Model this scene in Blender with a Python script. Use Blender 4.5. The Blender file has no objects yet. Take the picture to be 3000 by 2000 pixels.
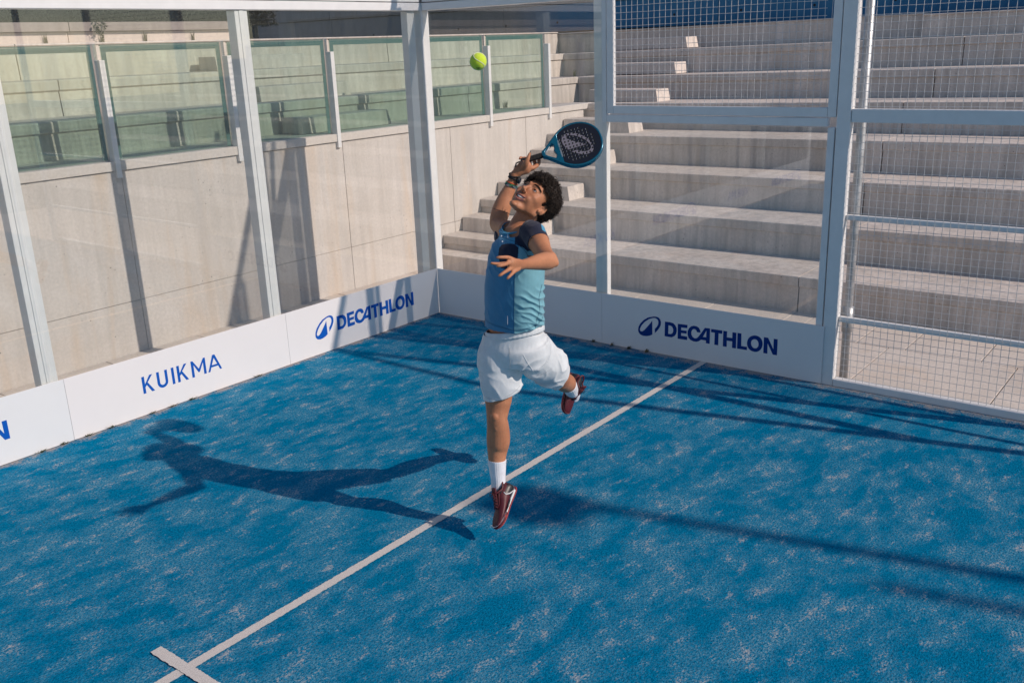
import bpy, bmesh, math, random
import numpy as np
from mathutils import Vector, Matrix, noise
SC = bpy.context.scene
COL = SC.collection
random.seed(7)

# ---------------------------------------------------------------- camera
cam_data = bpy.data.cameras.new('camera')
cam_data.sensor_width = 36.0
cam_data.lens = 33.13
cam_data.clip_start = 0.05
cam_data.clip_end = 400.0
cam = bpy.data.objects.new('camera', cam_data)
COL.objects.link(cam)
_yaw, _pitch, _roll = math.radians(-141.4012), math.radians(-17.415), math.radians(-2.1786)
_f = Vector((math.cos(_pitch)*math.cos(_yaw), math.cos(_pitch)*math.sin(_yaw), math.sin(_pitch)))
_r = _f.cross(Vector((0, 0, 1))).normalized()
_u = _r.cross(_f)
_r2 = math.cos(_roll)*_r + math.sin(_roll)*_u
_u2 = -math.sin(_roll)*_r + math.cos(_roll)*_u
_m = Matrix.Identity(4)
for _i in range(3):
    _m[_i][0], _m[_i][1], _m[_i][2] = _r2[_i], _u2[_i], -_f[_i]
    _m[_i][3] = (6.8623, 6.4188, 2.5946)[_i]
cam.matrix_world = _m
SC.camera = cam

# ---------------------------------------------------------------- light
SUN = Vector((-0.368, 1.49, 1.0)).normalized()
world = bpy.data.worlds.new('World')
SC.world = world
world.use_nodes = True
wn = world.node_tree
bg = wn.nodes['Background']
sky = wn.nodes.new('ShaderNodeTexSky')
sky.sky_type = 'NISHITA'
sky.sun_disc = False
sky.sun_elevation = math.asin(SUN.z)
sky.sun_rotation = math.atan2(SUN.x, SUN.y)
sky.air_density = 1.0
sky.dust_density = 0.3
sky.ozone_density = 3.0
wn.links.new(sky.outputs[0], bg.inputs[0])
bg.inputs[1].default_value = 0.098
sun_data = bpy.data.lights.new('sun', 'SUN')
sun_data.energy = 3.6
sun_data.angle = math.radians(0.55)
sun_data.color = (1.0, 0.86, 0.75)
sun = bpy.data.objects.new('sun', sun_data)
COL.objects.link(sun)
sun.rotation_euler = SUN.to_track_quat('Z', 'Y').to_euler()
SC.view_settings.view_transform = 'Standard'
SC.view_settings.look = 'None'
SC.view_settings.gamma = 1.0
SC.view_settings.exposure = 0.0
SC.view_settings.use_curve_mapping = False

# ---------------------------------------------------------------- helpers
def tag(o, label=None, cat=None, group=None, kind=None):
    if label: o['label'] = label
    if cat: o['category'] = cat
    if group: o['group'] = group
    if kind: o['kind'] = kind
    return o

def empty(name, loc=(0, 0, 0), rz=0.0, label=None, cat=None, group=None):
    o = bpy.data.objects.new(name, None)
    o.empty_display_size = 0.1
    COL.objects.link(o)
    o.location = loc
    o.rotation_euler = (0, 0, rz)
    tag(o, label, cat, group)
    return o

def link_mesh(name, me, mat, parent=None):
    if mat is not None:
        if isinstance(mat, (list, tuple)):
            for m_ in mat: me.materials.append(m_)
        else:
            me.materials.append(mat)
    o = bpy.data.objects.new(name, me)
    COL.objects.link(o)
    if parent is not None: o.parent = parent
    return o

def obj(name, bm, mat, parent=None, smooth=False):
    me = bpy.data.meshes.new(name)
    bmesh.ops.recalc_face_normals(bm, faces=bm.faces)
    bm.to_mesh(me); bm.free()
    if smooth:
        me.polygons.foreach_set('use_smooth', [True]*len(me.polygons))
    return link_mesh(name, me, mat, parent)

def add_box(bm, x0, x1, y0, y1, z0, z1, bevel=0.0):
    if x1 < x0: x0, x1 = x1, x0
    if y1 < y0: y0, y1 = y1, y0
    if z1 < z0: z0, z1 = z1, z0
    vs = [bm.verts.new(p) for p in ((x0,y0,z0),(x1,y0,z0),(x1,y1,z0),(x0,y1,z0),(x0,y0,z1),(x1,y0,z1),(x1,y1,z1),(x0,y1,z1))]
    fs = [bm.faces.new([vs[i] for i in f]) for f in ((0,3,2,1),(4,5,6,7),(0,1,5,4),(1,2,6,5),(2,3,7,6),(3,0,4,7))]
    if bevel > 0:
        es = set()
        for f in fs: es.update(f.edges)
        bmesh.ops.bevel(bm, geom=list(es), offset=bevel, segments=2, affect='EDGES', profile=0.5)

def box(name, x0, x1, y0, y1, z0, z1, mat, parent=None, bevel=0.0):
    bm = bmesh.new()
    add_box(bm, x0, x1, y0, y1, z0, z1, bevel)
    return obj(name, bm, mat, parent)

def add_tube(bm, pts, r, n=8, caps=True):
    """tube through pts; r is one radius or one per point"""
    pts = [Vector(p) for p in pts]
    rs = r if isinstance(r, (list, tuple)) else [r]*len(pts)
    rings = []
    up = None
    for i, p in enumerate(pts):
        t = (pts[min(i+1, len(pts)-1)] - pts[max(i-1, 0)]).normalized()
        if up is None:
            up = t.orthogonal().normalized()
        up = (up - t*up.dot(t)).normalized()
        sd = t.cross(up)
        rings.append([bm.verts.new(p + (up*math.cos(2*math.pi*k/n) + sd*math.sin(2*math.pi*k/n))*rs[i]) for k in range(n)])
    for a, b in zip(rings[:-1], rings[1:]):
        for k in range(n):
            bm.faces.new((a[k], a[(k+1) % n], b[(k+1) % n], b[k]))
    if caps:
        bm.faces.new(rings[0][::-1]); bm.faces.new(rings[-1])

def tube(name, pts, r, mat, parent=None, n=10, smooth=True):
    bm = bmesh.new(); add_tube(bm, pts, r, n)
    return obj(name, bm, mat, parent, smooth)

# ---------------------------------------------------------------- materials
class NT:
    def __init__(self, name):
        self.m = bpy.data.materials.new(name); self.m.use_nodes = True
        self.t = self.m.node_tree; self.b = self.t.nodes['Principled BSDF']
        self.out = self.t.nodes['Material Output']
    def n(self, typ, **kw):
        x = self.t.nodes.new(typ)
        for k, v in kw.items():
            if k.startswith('i_'):
                x.inputs[k[2:].replace('_', ' ')].default_value = v
            else: setattr(x, k, v)
        return x
    def l(self, a, b): self.t.links.new(a, b)
    def coord(self, scale=(1, 1, 1), which='Object'):
        tc = self.n('ShaderNodeTexCoord'); mp = self.n('ShaderNodeMapping')
        mp.inputs['Scale'].default_value = scale
        self.l(tc.outputs[which], mp.inputs[0]); return mp.outputs[0]
    def noise(self, co, scale, detail=5, rough=0.6, dist=0.0):
        x = self.n('ShaderNodeTexNoise'); x.inputs['Scale'].default_value = scale
        x.inputs['Detail'].default_value = detail; x.inputs['Roughness'].default_value = rough
        x.inputs['Distortion'].default_value = dist
        self.l(co, x.inputs['Vector']); return x.outputs['Fac']
    def ramp(self, fac, stops, interp='LINEAR'):
        r = self.n('ShaderNodeValToRGB'); r.color_ramp.interpolation = interp
        el = r.color_ramp.elements
        while len(el) < len(stops): el.new(0.5)
        for e, (p, c) in zip(el, stops):
            e.position = p
            e.color = (c, c, c, 1) if isinstance(c, (int, float)) else (c[0], c[1], c[2], 1)
        self.l(fac, r.inputs[0]); return r.outputs[0]
    def mix(self, fac, a, b, mode='MIX'):
        x = self.n('ShaderNodeMix', data_type='RGBA', blend_type=mode)
        for s_, v in ((x.inputs[0], fac), (x.inputs[6], a), (x.inputs[7], b)):
            if hasattr(v, 'is_linked') or isinstance(v, bpy.types.NodeSocket): self.l(v, s_)
            elif isinstance(v, (int, float)): s_.default_value = v
            else: s_.default_value = (v[0], v[1], v[2], 1)
        return x.outputs[2]
    def math(self, op, a, b=None):
        x = self.n('ShaderNodeMath', operation=op)
        for s_, v in ((x.inputs[0], a), (x.inputs[1], b)):
            if v is None: continue
            if isinstance(v, bpy.types.NodeSocket): self.l(v, s_)
            else: s_.default_value = v
        return x.outputs[0]
    def color(self, c):
        if isinstance(c, bpy.types.NodeSocket): self.l(c, self.b.inputs['Base Color'])
        else: self.b.inputs['Base Color'].default_value = (c[0], c[1], c[2], 1)
    def set(self, **kw):
        for k, v in kw.items():
            s_ = self.b.inputs[k.replace('_', ' ')]
            if isinstance(v, bpy.types.NodeSocket): self.l(v, s_)
            else: s_.default_value = v
    def bump(self, h, strength=0.3, dist=0.01):
        x = self.n('ShaderNodeBump'); x.inputs['Strength'].default_value = strength
        x.inputs['Distance'].default_value = dist
        self.l(h, x.inputs['Height']); self.l(x.outputs[0], self.b.inputs['Normal'])

def simple(name, c, rough=0.5, metallic=0.0, spec=0.5, var=0.0, scale=20, bump=0.0, bdist=0.002):
    w = NT(name)
    if var > 0 or bump > 0:
        co = w.coord(); f = w.noise(co, scale, 4)
        if var > 0:
            w.color(w.mix(w.ramp(f, ((0.3, 0.0), (0.7, 1.0))), [x*(1-var) for x in c], [min(1, x*(1+var)) for x in c]))
        else: w.color(c)
        if bump > 0: w.bump(f, bump, bdist)
    else: w.color(c)
    w.set(Roughness=rough, Metallic=metallic); w.b.inputs['Specular IOR Level'].default_value = spec
    return w.m

def concrete(name, base, dark, streak=0.5, pits=1.0, stain=(0.55, 0.42, 0.28), stain_amt=0.35, rough=0.9, moss=0.0):
    w = NT(name)
    co = w.coord()
    big = w.noise(co, 1.3, 6, 0.65, 0.6)
    fine = w.noise(co, 38, 6, 0.7)
    st = w.noise(w.coord((5.5, 5.5, 0.35)), 2.2, 6, 0.62, 0.3)
    st2 = w.noise(w.coord((2.0, 2.0, 0.22)), 1.1, 4, 0.6, 0.5)
    c = w.mix(w.ramp(big, ((0.3, 0.0), (0.72, 1.0))), dark, base)
    c = w.mix(w.ramp(st, ((0.42, 0.0), (0.75, streak))), c, [x*0.72 for x in dark])
    c = w.mix(w.ramp(st2, ((0.54, 0.0), (0.72, stain_amt))), c, [stain[i]*base[i]*1.6 for i in range(3)])
    c = w.mix(w.ramp(fine, ((0.35, 0.35), (0.6, 0.0))), c, [x*0.7 for x in dark])
    # air holes
    vo = w.n('ShaderNodeTexVoronoi', feature='F1'); vo.inputs['Scale'].default_value = 17
    vo.inputs['Randomness'].default_value = 1.0
    w.l(co, vo.inputs['Vector'])
    gate = w.ramp(w.noise(co, 3.1, 3), ((0.5, 0.0), (0.6, 1.0)))
    hole = w.math('MULTIPLY', w.ramp(vo.outputs['Distance'], ((0.05, 1.0), (0.11, 0.0))), gate)
    hole = w.math('MULTIPLY', hole, pits)
    c = w.mix(hole, c, (0.06, 0.05, 0.045))
    w.color(c)
    h = w.math('SUBTRACT', w.math('ADD', w.math('MULTIPLY', fine, 0.5), big), w.math('MULTIPLY', hole, 1.2))
    w.bump(h, 0.35, 0.006)
    w.set(Roughness=rough); w.b.inputs['Specular IOR Level'].default_value = 0.25
    return w.m

M = {}
M['wall'] = concrete('cast concrete', (0.72, 0.665, 0.625), (0.60, 0.55, 0.505), 0.45, 1.0, stain_amt=0.55)
M['tier'] = concrete('precast concrete', (0.80, 0.715, 0.65), (0.56, 0.50, 0.455), 0.85, 1.0, stain_amt=0.2)
M['ledge'] = concrete('ledge concrete', (0.70, 0.645, 0.60), (0.62, 0.57, 0.52), 0.15, 0.5, stain_amt=0.1)
M['pave'] = concrete('paving concrete', (0.74, 0.66, 0.59), (0.60, 0.53, 0.47), 0.1, 0.4, stain_amt=0.3)
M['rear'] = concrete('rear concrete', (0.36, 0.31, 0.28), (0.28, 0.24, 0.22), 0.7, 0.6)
M['upper'] = concrete('upper concrete', (0.66, 0.57, 0.51), (0.58, 0.50, 0.45), 0.3, 0.6)
M['white_steel'] = simple('white painted steel', (0.74, 0.735, 0.73), 0.38, var=0.04, scale=9, bump=0.15)
M['galv'] = simple('galvanised steel', (0.42, 0.43, 0.44), 0.45, 0.55, var=0.25, scale=14)
M['wire'] = simple('galvanised wire', (0.62, 0.61, 0.60), 0.45, 0.2)
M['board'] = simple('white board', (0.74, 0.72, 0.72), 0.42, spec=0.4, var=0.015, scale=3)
M['board_grey'] = simple('board in other print', (0.70, 0.71, 0.72), 0.42, spec=0.4, var=0.015, scale=3)  # slightly greyer panel tone, so neighbouring boards differ
M['print_in_shade'] = simple('blue print', (0.0, 0.032, 0.20), 0.6, spec=0.15)  # lettering blue with shade put into the colour, for the side board
M['blue_print'] = simple('blue print light', (0.0, 0.085, 0.42), 0.6, spec=0.2)
M['dirt'] = simple('dirt joint', (0.09, 0.075, 0.06), 0.95)

def glass(name, tint, refl=1.0, rough=0.0, dirt=0.0, dirt_col=(0.55, 0.55, 0.5)):
    w = NT(name)
    w.t.nodes.remove(w.b)
    tr = w.n('ShaderNodeBsdfTransparent'); tr.inputs[0].default_value = (*tint, 1)
    gl = w.n('ShaderNodeBsdfGlossy'); gl.inputs['Roughness'].default_value = rough
    gl.inputs[0].default_value = (1, 1, 1, 1)
    lw = w.n('ShaderNodeLayerWeight'); lw.inputs['Blend'].default_value = 0.5
    fr = w.math('ADD', w.math('MULTIPLY', w.math('POWER', lw.outputs['Facing'], 5.0), 0.96), 0.04)
    mx = w.n('ShaderNodeMixShader')
    w.l(w.math('MULTIPLY', fr, refl), mx.inputs[0])
    w.l(tr.outputs[0], mx.inputs[1]); w.l(gl.outputs[0], mx.inputs[2])
    last = mx.outputs[0]
    if dirt > 0:
        df = w.n('ShaderNodeBsdfDiffuse'); df.inputs[0].default_value = (*dirt_col, 1)
        st = w.noise(w.coord((9, 9, 0.5)), 1.7, 5, 0.6)
        m2 = w.n('ShaderNodeMixShader')
        w.l(w.ramp(st, ((0.35, dirt*0.45), (0.75, dirt))), m2.inputs[0])
        w.l(last, m2.inputs[1]); w.l(df.outputs[0], m2.inputs[2]); last = m2.outputs[0]
    w.l(last, w.out.inputs[0])
    return w.m
M['glass'] = glass('court glass', (0.975, 0.985, 0.98), 1.45, dirt=0.022)
M['green_glass'] = glass('green laminated glass', (0.79, 0.875, 0.835), 1.0, dirt=0.06, dirt_col=(0.42, 0.56, 0.48))
M['glass_edge'] = simple('glass edge', (0.075, 0.155, 0.14), 0.25)

# turf --------------------------------------------------------------
def turf():
    w = NT('sanded blue turf')
    co = w.coord()
    warp = w.noise(co, 0.9, 3)
    def rotco(ang, sc):
        tc = w.n('ShaderNodeTexCoord'); mp = w.n('ShaderNodeMapping')
        mp.inputs['Rotation'].default_value = (0, 0, ang); mp.inputs['Scale'].default_value = sc
        w.l(tc.outputs['Object'], mp.inputs[0]); return mp.outputs[0]
    patch = w.noise(rotco(0.62, (1.0, 1.5, 1)), 2.8, 6, 0.70, 0.1)
    patch2 = w.noise(rotco(0.5, (1.0, 1.9, 1)), 7.2, 5, 0.66, 0.1)
    blades = w.noise(co, 120, 2, 0.8)
    blades2 = w.noise(rotco(0.9, (1, 1.5, 1)), 60, 2, 0.8)
    speck = w.noise(rotco(0.3, (1, 1.3, 1)), 72, 2, 0.8)
    big = w.noise(co, 0.6, 3, 0.5)
    deep = (0.0, 0.068, 0.150)
    lite = (0.0, 0.218, 0.41)
    tex = w.math('ADD', w.math('MULTIPLY', blades, 0.45), w.math('MULTIPLY', blades2, 0.55))
    c = w.mix(w.ramp(tex, ((0.38, 0.0), (0.58, 1.0))), deep, lite)
    c = w.mix(w.ramp(big, ((0.35, 0.0), (0.7, 0.3))), c, (0.004, 0.18, 0.33))
    film = w.math('MULTIPLY', w.ramp(w.math('ADD', w.math('MULTIPLY', patch, 0.75), w.math('MULTIPLY', patch2, 0.25)), ((0.44, 0.02), (0.62, 0.95))), w.ramp(speck, ((0.42, 0.0), (0.60, 1.0))))
    c = w.mix(film, c, (0.15, 0.335, 0.44))
    spot = w.math('ADD', w.math('MULTIPLY', patch2, 0.68), w.math('MULTIPLY', patch, 0.32))
    spot = w.math('ADD', spot, w.math('MULTIPLY', w.math('SUBTRACT', speck, 0.5), 0.42))
    sp = w.ramp(spot, ((0.570, 0.0), (0.69, 0.85)))
    c = w.mix(sp, c, (0.46, 0.435, 0.43))
    # sand gathered along the walls
    sx = w.n('ShaderNodeSeparateXYZ'); tc = w.n('ShaderNodeTexCoord'); w.l(tc.outputs['Object'], sx.inputs[0])
    edge_x = w.ramp(sx.outputs[0], ((0.0, 1.0), (0.30, 0.0)))
    edge_y = w.ramp(sx.outputs[1], ((0.0, 1.0), (0.20, 0.0)))
    edge = w.math('MAXIMUM', edge_x, edge_y)
    along = w.noise(rotco(0.0, (2, 2, 1)), 3.5, 6, 0.72, 0.4)
    es = w.math('ADD', w.math('MULTIPLY', edge, 0.30), w.math('ADD', w.math('MULTIPLY', along, 0.6), w.math('MULTIPLY', w.math('SUBTRACT', blades2, 0.5), 0.4)))
    em = w.ramp(es, ((0.50, 0.0), (0.60, 0.8)))
    c = w.mix(w.math('MULTIPLY', em, w.ramp(edge, ((0.0, 0.0), (0.25, 1.0)))), c, (0.42, 0.35, 0.31))
    w.color(c)
    w.bump(w.math('ADD', blades, w.math('MULTIPLY', blades2, 0.6)), 0.7, 0.008)
    w.set(Roughness=1.0); w.b.inputs['Specular IOR Level'].default_value = 0.0
    return w.m
M['turf'] = turf()

def line_mat():
    w = NT('sanded white line')
    co = w.coord(); b = w.noise(co, 210, 3, 0.8); p = w.noise(co, 14, 4, 0.6)
    c = w.mix(w.ramp(b, ((0.3, 0.0), (0.7, 1.0))), (0.50, 0.46, 0.43), (0.74, 0.69, 0.655))
    c = w.mix(w.ramp(p, ((0.5, 0.0), (0.8, 0.4))), c, (0.52, 0.47, 0.43))
    w.color(c); w.bump(b, 0.4, 0.006); w.set(Roughness=0.95)
    w.b.inputs['Specular IOR Level'].default_value = 0.15
    return w.m
M['line'] = line_mat()

# ================================================================ SETTING
def sheet(name, x0, x1, y0, y1, z, mat, label=None):
    bm = bmesh.new()
    bm.faces.new([bm.verts.new(p) for p in ((x0, y0, z), (x1, y0, z), (x1, y1, z), (x0, y1, z))])
    o = obj(name, bm, mat); tag(o, label, kind='structure'); return o

sheet('ground', -60, 70, -60, 70, -0.30, M['dirt'])
sheet('court_turf', 0.0, 10.0, 0.0, 20.0, 0.0, M['turf'])

def ragged_line(x0, x1, y0, y1, z):
    """painted line, edges wander a few millimetres like turf tufts"""
    bm = bmesh.new()
    along_x = abs(x1-x0) > abs(y1-y0)
    L = abs(x1-x0) if along_x else abs(y1-y0)
    n = max(2, int(L/0.011))
    prev = None
    for i in range(n+1):
        t = i/n
        a = random.uniform(-0.0025, 0.0025); b = random.uniform(-0.0025, 0.0025)
        if along_x:
            p = (x0+(x1-x0)*t, y0+a, z), (x0+(x1-x0)*t, y1+b, z)
        else:
            p = (x0+a, y0+(y1-y0)*t, z), (x1+b, y0+(y1-y0)*t, z)
        cur = [bm.verts.new(q_) for q_ in p]
        if prev: bm.faces.new((prev[0], cur[0], cur[1], prev[1]))
        prev = cur
    o = obj('court_line', bm, M['line']); tag(o, kind='structure')
ragged_line(0.0, 10.0, 2.975, 3.03, 0.004)
ragged_line(4.972, 5.028, 2.765, 10.0, 0.007)

# paving ------------------------------------------------------------
pave = empty('pavement'); tag(pave, 'pale concrete slab pavement around the court', kind='structure')
def slab(x0, x1, y0, y1, dz=0.0):
    g = 0.004
    box('paving_slab', x0+g, x1-g, y0+g, y1-g, -0.08, -0.006+dz, M['pave'], pave, 0.003)
ys = [-1.55, -0.62, 0.40, 1.42, 2.44, 3.46, 4.15, 5.155, 6.2, 7.2, 8.2, 9.3, 10.4, 11.5]
for a_, b_ in zip(ys[:-1], ys[1:]): slab(-1.18, -0.004, a_, b_, random.uniform(-.001, .001))
ys = [-1.55, -0.6, 0.4, 1.42, 2.24, 3.06, 3.27, 3.87, 4.28, 4.88, 5.5, 6.1, 7.0, 8.0, 9.0, 10.0, 11.5]
for a_, b_ in zip(ys[:-1], ys[1:]): slab(-2.3, -1.18, a_, b_, random.uniform(-.001, .001))
xs = [0.0, 0.9, 1.85, 2.8, 3.75, 4.7, 5.7, 6.7, 7.7, 8.7, 9.7, 10.8]
for a_, b_ in zip(xs[:-1], xs[1:]):
    slab(a_, b_, -1.55, -1.30, random.uniform(-.001, .001)); slab(a_+0.31, b_+0.31, -1.30, -0.004, random.uniform(-.001, .001))
box('slab_bed', -2.4, 11.3, -1.6, -0.004, -0.12, -0.07, M['dirt'], pave)
box('slab_bed', -2.4, -0.004, 0.0, 11.6, -0.12, -0.07, M['dirt'], pave)

# retaining wall ----------------------------------------------------
WY = -1.55
rw = empty('retaining_wall', (0, 0, 0), 0, 'long pale cast concrete retaining wall behind the end glass, stained with rust streaks', 'wall')
vx = [-5.02, -3.6, -2.05, -0.27, 2.36, 4.95, 7.5, 10.9]
for i_, (a_, b_) in enumerate(zip(vx[:-1], vx[1:])):
    g = 0.003
    box('concrete_panel', a_+g, b_-g, -1.85, WY-random.uniform(0, .003), -0.10, 0.474, M['wall'], rw, 0.003)
    box('concrete_panel', a_+g, b_-g, -1.85, WY-random.uniform(0, .003), 0.480, 1.655, M['wall'], rw, 0.003)
box('joint_filler', -5.0, 10.9, -1.84, WY-0.012, -0.1, 1.66, M['wall'], rw)
# formwork tie holes
bm = bmesh.new()
bm.free()
# ledge (top band) in pieces with fine joints
lx = [-5.2, -2.82, -0.22, 1.10, 2.39, 5.0, 7.6, 10.9]
for a_, b_ in zip(lx[:-1], lx[1:]):
    box('ledge_piece', a_+0.002, b_-0.002, -1.86, WY+0.022, 1.662, 1.745, M['ledge'], rw, 0.006)

# side terrace ------------------------------------------------------
def tier_block(parent, A, B, zA, zB, z0A, z0B, depth_dir, depth=0.95, mat=None, lip=0.10, name='tier_block', taper=0.0):
    """A,B: (x,y) of the front top edge ends; depth_dir points to the back."""
    bm = bmesh.new()
    dv = Vector((depth_dir[0], depth_dir[1], 0))
    n = 8
    rings = []
    for i in range(n+1):
        t = i/n
        px, py = A[0]+(B[0]-A[0])*t, A[1]+(B[1]-A[1])*t
        zt = zA+(zB-zA)*t; zb = z0A+(z0B-z0A)*t
        zb = zb - 0.05
        h = zt-zb
        prof = [(depth, zt), (0.014, zt), (0.004, zt-0.004), (0.0, zt-0.014), (0.0, zt-lip+0.006), (0.006, zt-lip)]
        prof += [(0.026, zt-lip-0.008), (0.022, zt-lip-0.03), (0.018-taper*h, zb), (depth, zb)]
        rings.append([bm.verts.new((px+dv.x*u, py+dv.y*u, z)) for u, z in prof])
    m_ = len(rings[0])
    for a, b in zip(rings[:-1], rings[1:]):
        for k in range(m_):
            bm.faces.new((a[k], a[(k+1) % m_], b[(k+1) % m_], b[k]))
    bm.faces.new(rings[0][::-1]); bm.faces.new(rings[-1])
    # soften the vertical end corners
    return obj(name, bm, mat or M['tier'], parent)

st = empty('seating_terrace', (0, 0, 0), 0, 'stepped concrete seating terrace rising beside the court, tread edges lit', 'terrace')
XL_ = [-1.80, -2.56, -3.31, -4.08, -5.10, -6.00, -6.72]     # front x at y=-1.5
XR_ = [-1.87, -2.72, -3.52, -4.32, -5.18, -6.02, -6.92]     # front x at y=4.4
ZL_ = [0.347, 0.694, 1.041, 1.388, 1.737, 2.084, 2.444]
ZR_ = [0.347, 0.694, 1.053, 1.418, 1.792, 2.140, 2.507]
JY = [[3.06], [3.28], [3.10], [3.02], [2.95], [3.05], [3.15]]
YS = [-1.545, -1.545, -1.545, -1.545, -1.70, -2.42, -3.2]
def lerp(a, b, t): return a+(b-a)*t
for k in range(7):
    y0 = YS[k]; js = [y0]+JY[k]+[JY[k][0]+4.9, JY[k][0]+9.8]
    for a_, b_ in zip(js[:-1], js[1:]):
        ya, yb = a_+0.006, b_-0.006
        ta, tb = (ya+1.5)/5.9, (yb+1.5)/5.9
        ta_, tb_ = min(ta, 1.4), min(tb, 1.4)
        xa, xb = lerp(XL_[k], XR_[k], ta), lerp(XL_[k], XR_[k], tb)
        za, zb = lerp(ZL_[k], ZR_[k], ta_), lerp(ZL_[k], ZR_[k], tb_)
        if k: z0a, z0b = lerp(ZL_[k-1], ZR_[k-1], ta_), lerp(ZL_[k-1], ZR_[k-1], tb_)
        else: z0a = z0b = -0.02
        tier_block(st, (xa, ya), (xb, yb), za, zb, z0a, z0b, (-1, 0), 1.0, taper=0.03)
# top riser below the painted wall
for a_, b_ in ((-4.6, 2.4), (2.4, 7.9), (7.9, 13.0)):
    tier_block(st, (-7.62, a_+.006), (-7.72, b_-.006), 2.76 if a_ < 0 else 2.80, 2.82, 2.40, 2.45, (-1, 0), 1.0, lip=0.02, taper=0.02)

# half height step blocks on the side terrace
def step_block(cx, y0, y1, z0, h, depth, label, ang=0.0, lipx=0.0, cat='step', mat=None, grp=None, name='step_block'):
    """front face at local x=0 looking +x, width along y"""
    r = empty(name, (cx, y0, z0), ang, label, cat, grp)
    bm = bmesh.new()
    w_ = y1-y0
    prof = [(0.018, 0.0), (0.0, h-0.012), (-0.004, h-0.004), (-0.014, h), (-depth, h), (-depth, 0.0)]
    ra = [bm.verts.new((u, 0.012, z)) for u, z in prof]
    rb = [bm.verts.new((u, w_-0.012 if z < h*0.5 else w_-0.05, z)) for u, z in prof]
    ra2 = ra
    n_ = len(prof)
    for k in range(n_):
        bm.faces.new((ra2[k], ra2[(k+1) % n_], rb[(k+1) % n_], rb[k]))
    bm.faces.new(ra2[::-1]); bm.faces.new(rb)
    o = obj('block', bm, mat or M['tier'], r)
    return r
ordn = ['lowest', 'second', 'third', 'fourth', 'fifth', 'sixth', 'topmost']
blocks = [(-1.50, -1.54, -0.35, -0.006, 0.19), (-2.18, -1.54, -0.33, 0.347, 0.175), (-2.93, -1.54, -0.36, 0.694, 0.175),
          (-3.68, -1.54, -0.36, 1.041, 0.175), (-4.48, -1.54, -0.42, 1.388, 0.175), (-5.42, -1.72, -0.52, 1.745, 0.17), (-6.32, -1.95, -0.72, 2.098, 0.165)]
lab = ['lowest half-height concrete step at the foot of the terrace stair, behind the corner post',
       'step block on the first terrace tier, lit end just right of the jumping player',
       'concrete step block on the second terrace tier, right of the player\'s curly hair',
       'concrete step block on the third terrace tier, just right of the racket head',
       'concrete step block on the fourth terrace tier, under the rail below the wire panel',
       'step block with sunlit end on the fifth tier, lowest of three behind the wire panel',
       'step block with sunlit end on the sixth tier, middle of three behind the wire panel']
for (x_, a_, b_, z_, h_), lb in zip(blocks, lab):
    step_block(x_, a_, b_, z_+0.001, h_, 0.36, lb, 0.0, grp='step blocks of the side terrace stair')
step_block(-7.10, -2.35, -0.95, 2.462, 0.165, 0.36, 'concrete step block with sunlit end on the seventh terrace tier, topmost behind the wire panel', grp='step blocks of the side terrace stair')

# end terrace behind the retaining wall ------------------------------
et = empty('upper_terrace', (0, 0, 0), 0, 'sunlit concrete seating tiers behind the green glass balustrade above the wall', 'terrace')
box('walkway', -5.15, 12.0, -2.40, -1.862, 1.60, 1.738, M['tier'], et)
def end_tier(yf, zt, z0, xl, lip=0.10):
    js = [xl, -3.32, 2.02, 7.0, 12.0]
    for a_, b_ in zip(js[:-1], js[1:]):
        # front edge runs along x; depth toward -y
        tier_block(et, (a_+0.006, yf), (b_-0.006, yf), zt, zt, z0, z0, (0, -1), 0.95, lip=lip, taper=0.03)
end_tier(-2.30, 2.083, 1.738, -6.0)
end_tier(-3.05, 2.432, 2.083, -6.72)
end_tier(-3.80, 2.79, 2.432, -7.6, lip=0.02)
eb = [(-1.93, 1.745, 0.17, 'step block on the walkway behind the green glass, lowest of the three shaded-end blocks'),
      (-2.60, 2.085, 0.165, 'step block on the middle sunlit tier behind the green glass, dark shaded end'),
      (-3.35, 2.434, 0.160, 'step block on the top sunlit tier behind the green glass, dark shaded end')]
for y_, z_, h_, lb in eb:
    step_block(-1.42, 0, 1.39, z_, h_, 0.33, lb, 0.0, grp='step blocks of the upper terrace stair')
    r_ = bpy.context.scene.objects[-1] if False else None
for o_ in list(COL.objects):
    if o_.name.startswith('step_block') and o_.get('group') == 'step blocks of the upper terrace stair':
        i_ = [e[3] for e in eb].index(o_['label'])
        o_.location = (-0.03, eb[i_][0], eb[i_][1]); o_.rotation_euler = (0, 0, math.radians(90))

# lit wall with cap behind the upper terrace ---------------------------
uw = empty('upper_wall', (0, 0, 0), 0, 'pinkish sunlit concrete wall with overhanging cap above the top tier', 'wall')
for a_, b_ in ((-1.22, 1.02), (1.02, 3.3), (3.3, 6.0), (6.0, 9.0), (9.0, 12.0)):
    box('concrete_panel', a_+.003, b_-.003, -4.95, -4.60, 2.70, 2.925, M['upper'], uw, 0.003)
    box('cap_piece', a_+.003, b_-.003, -5.0, -4.54, 2.928, 3.03, M['rear'], uw, 0.006)
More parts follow.
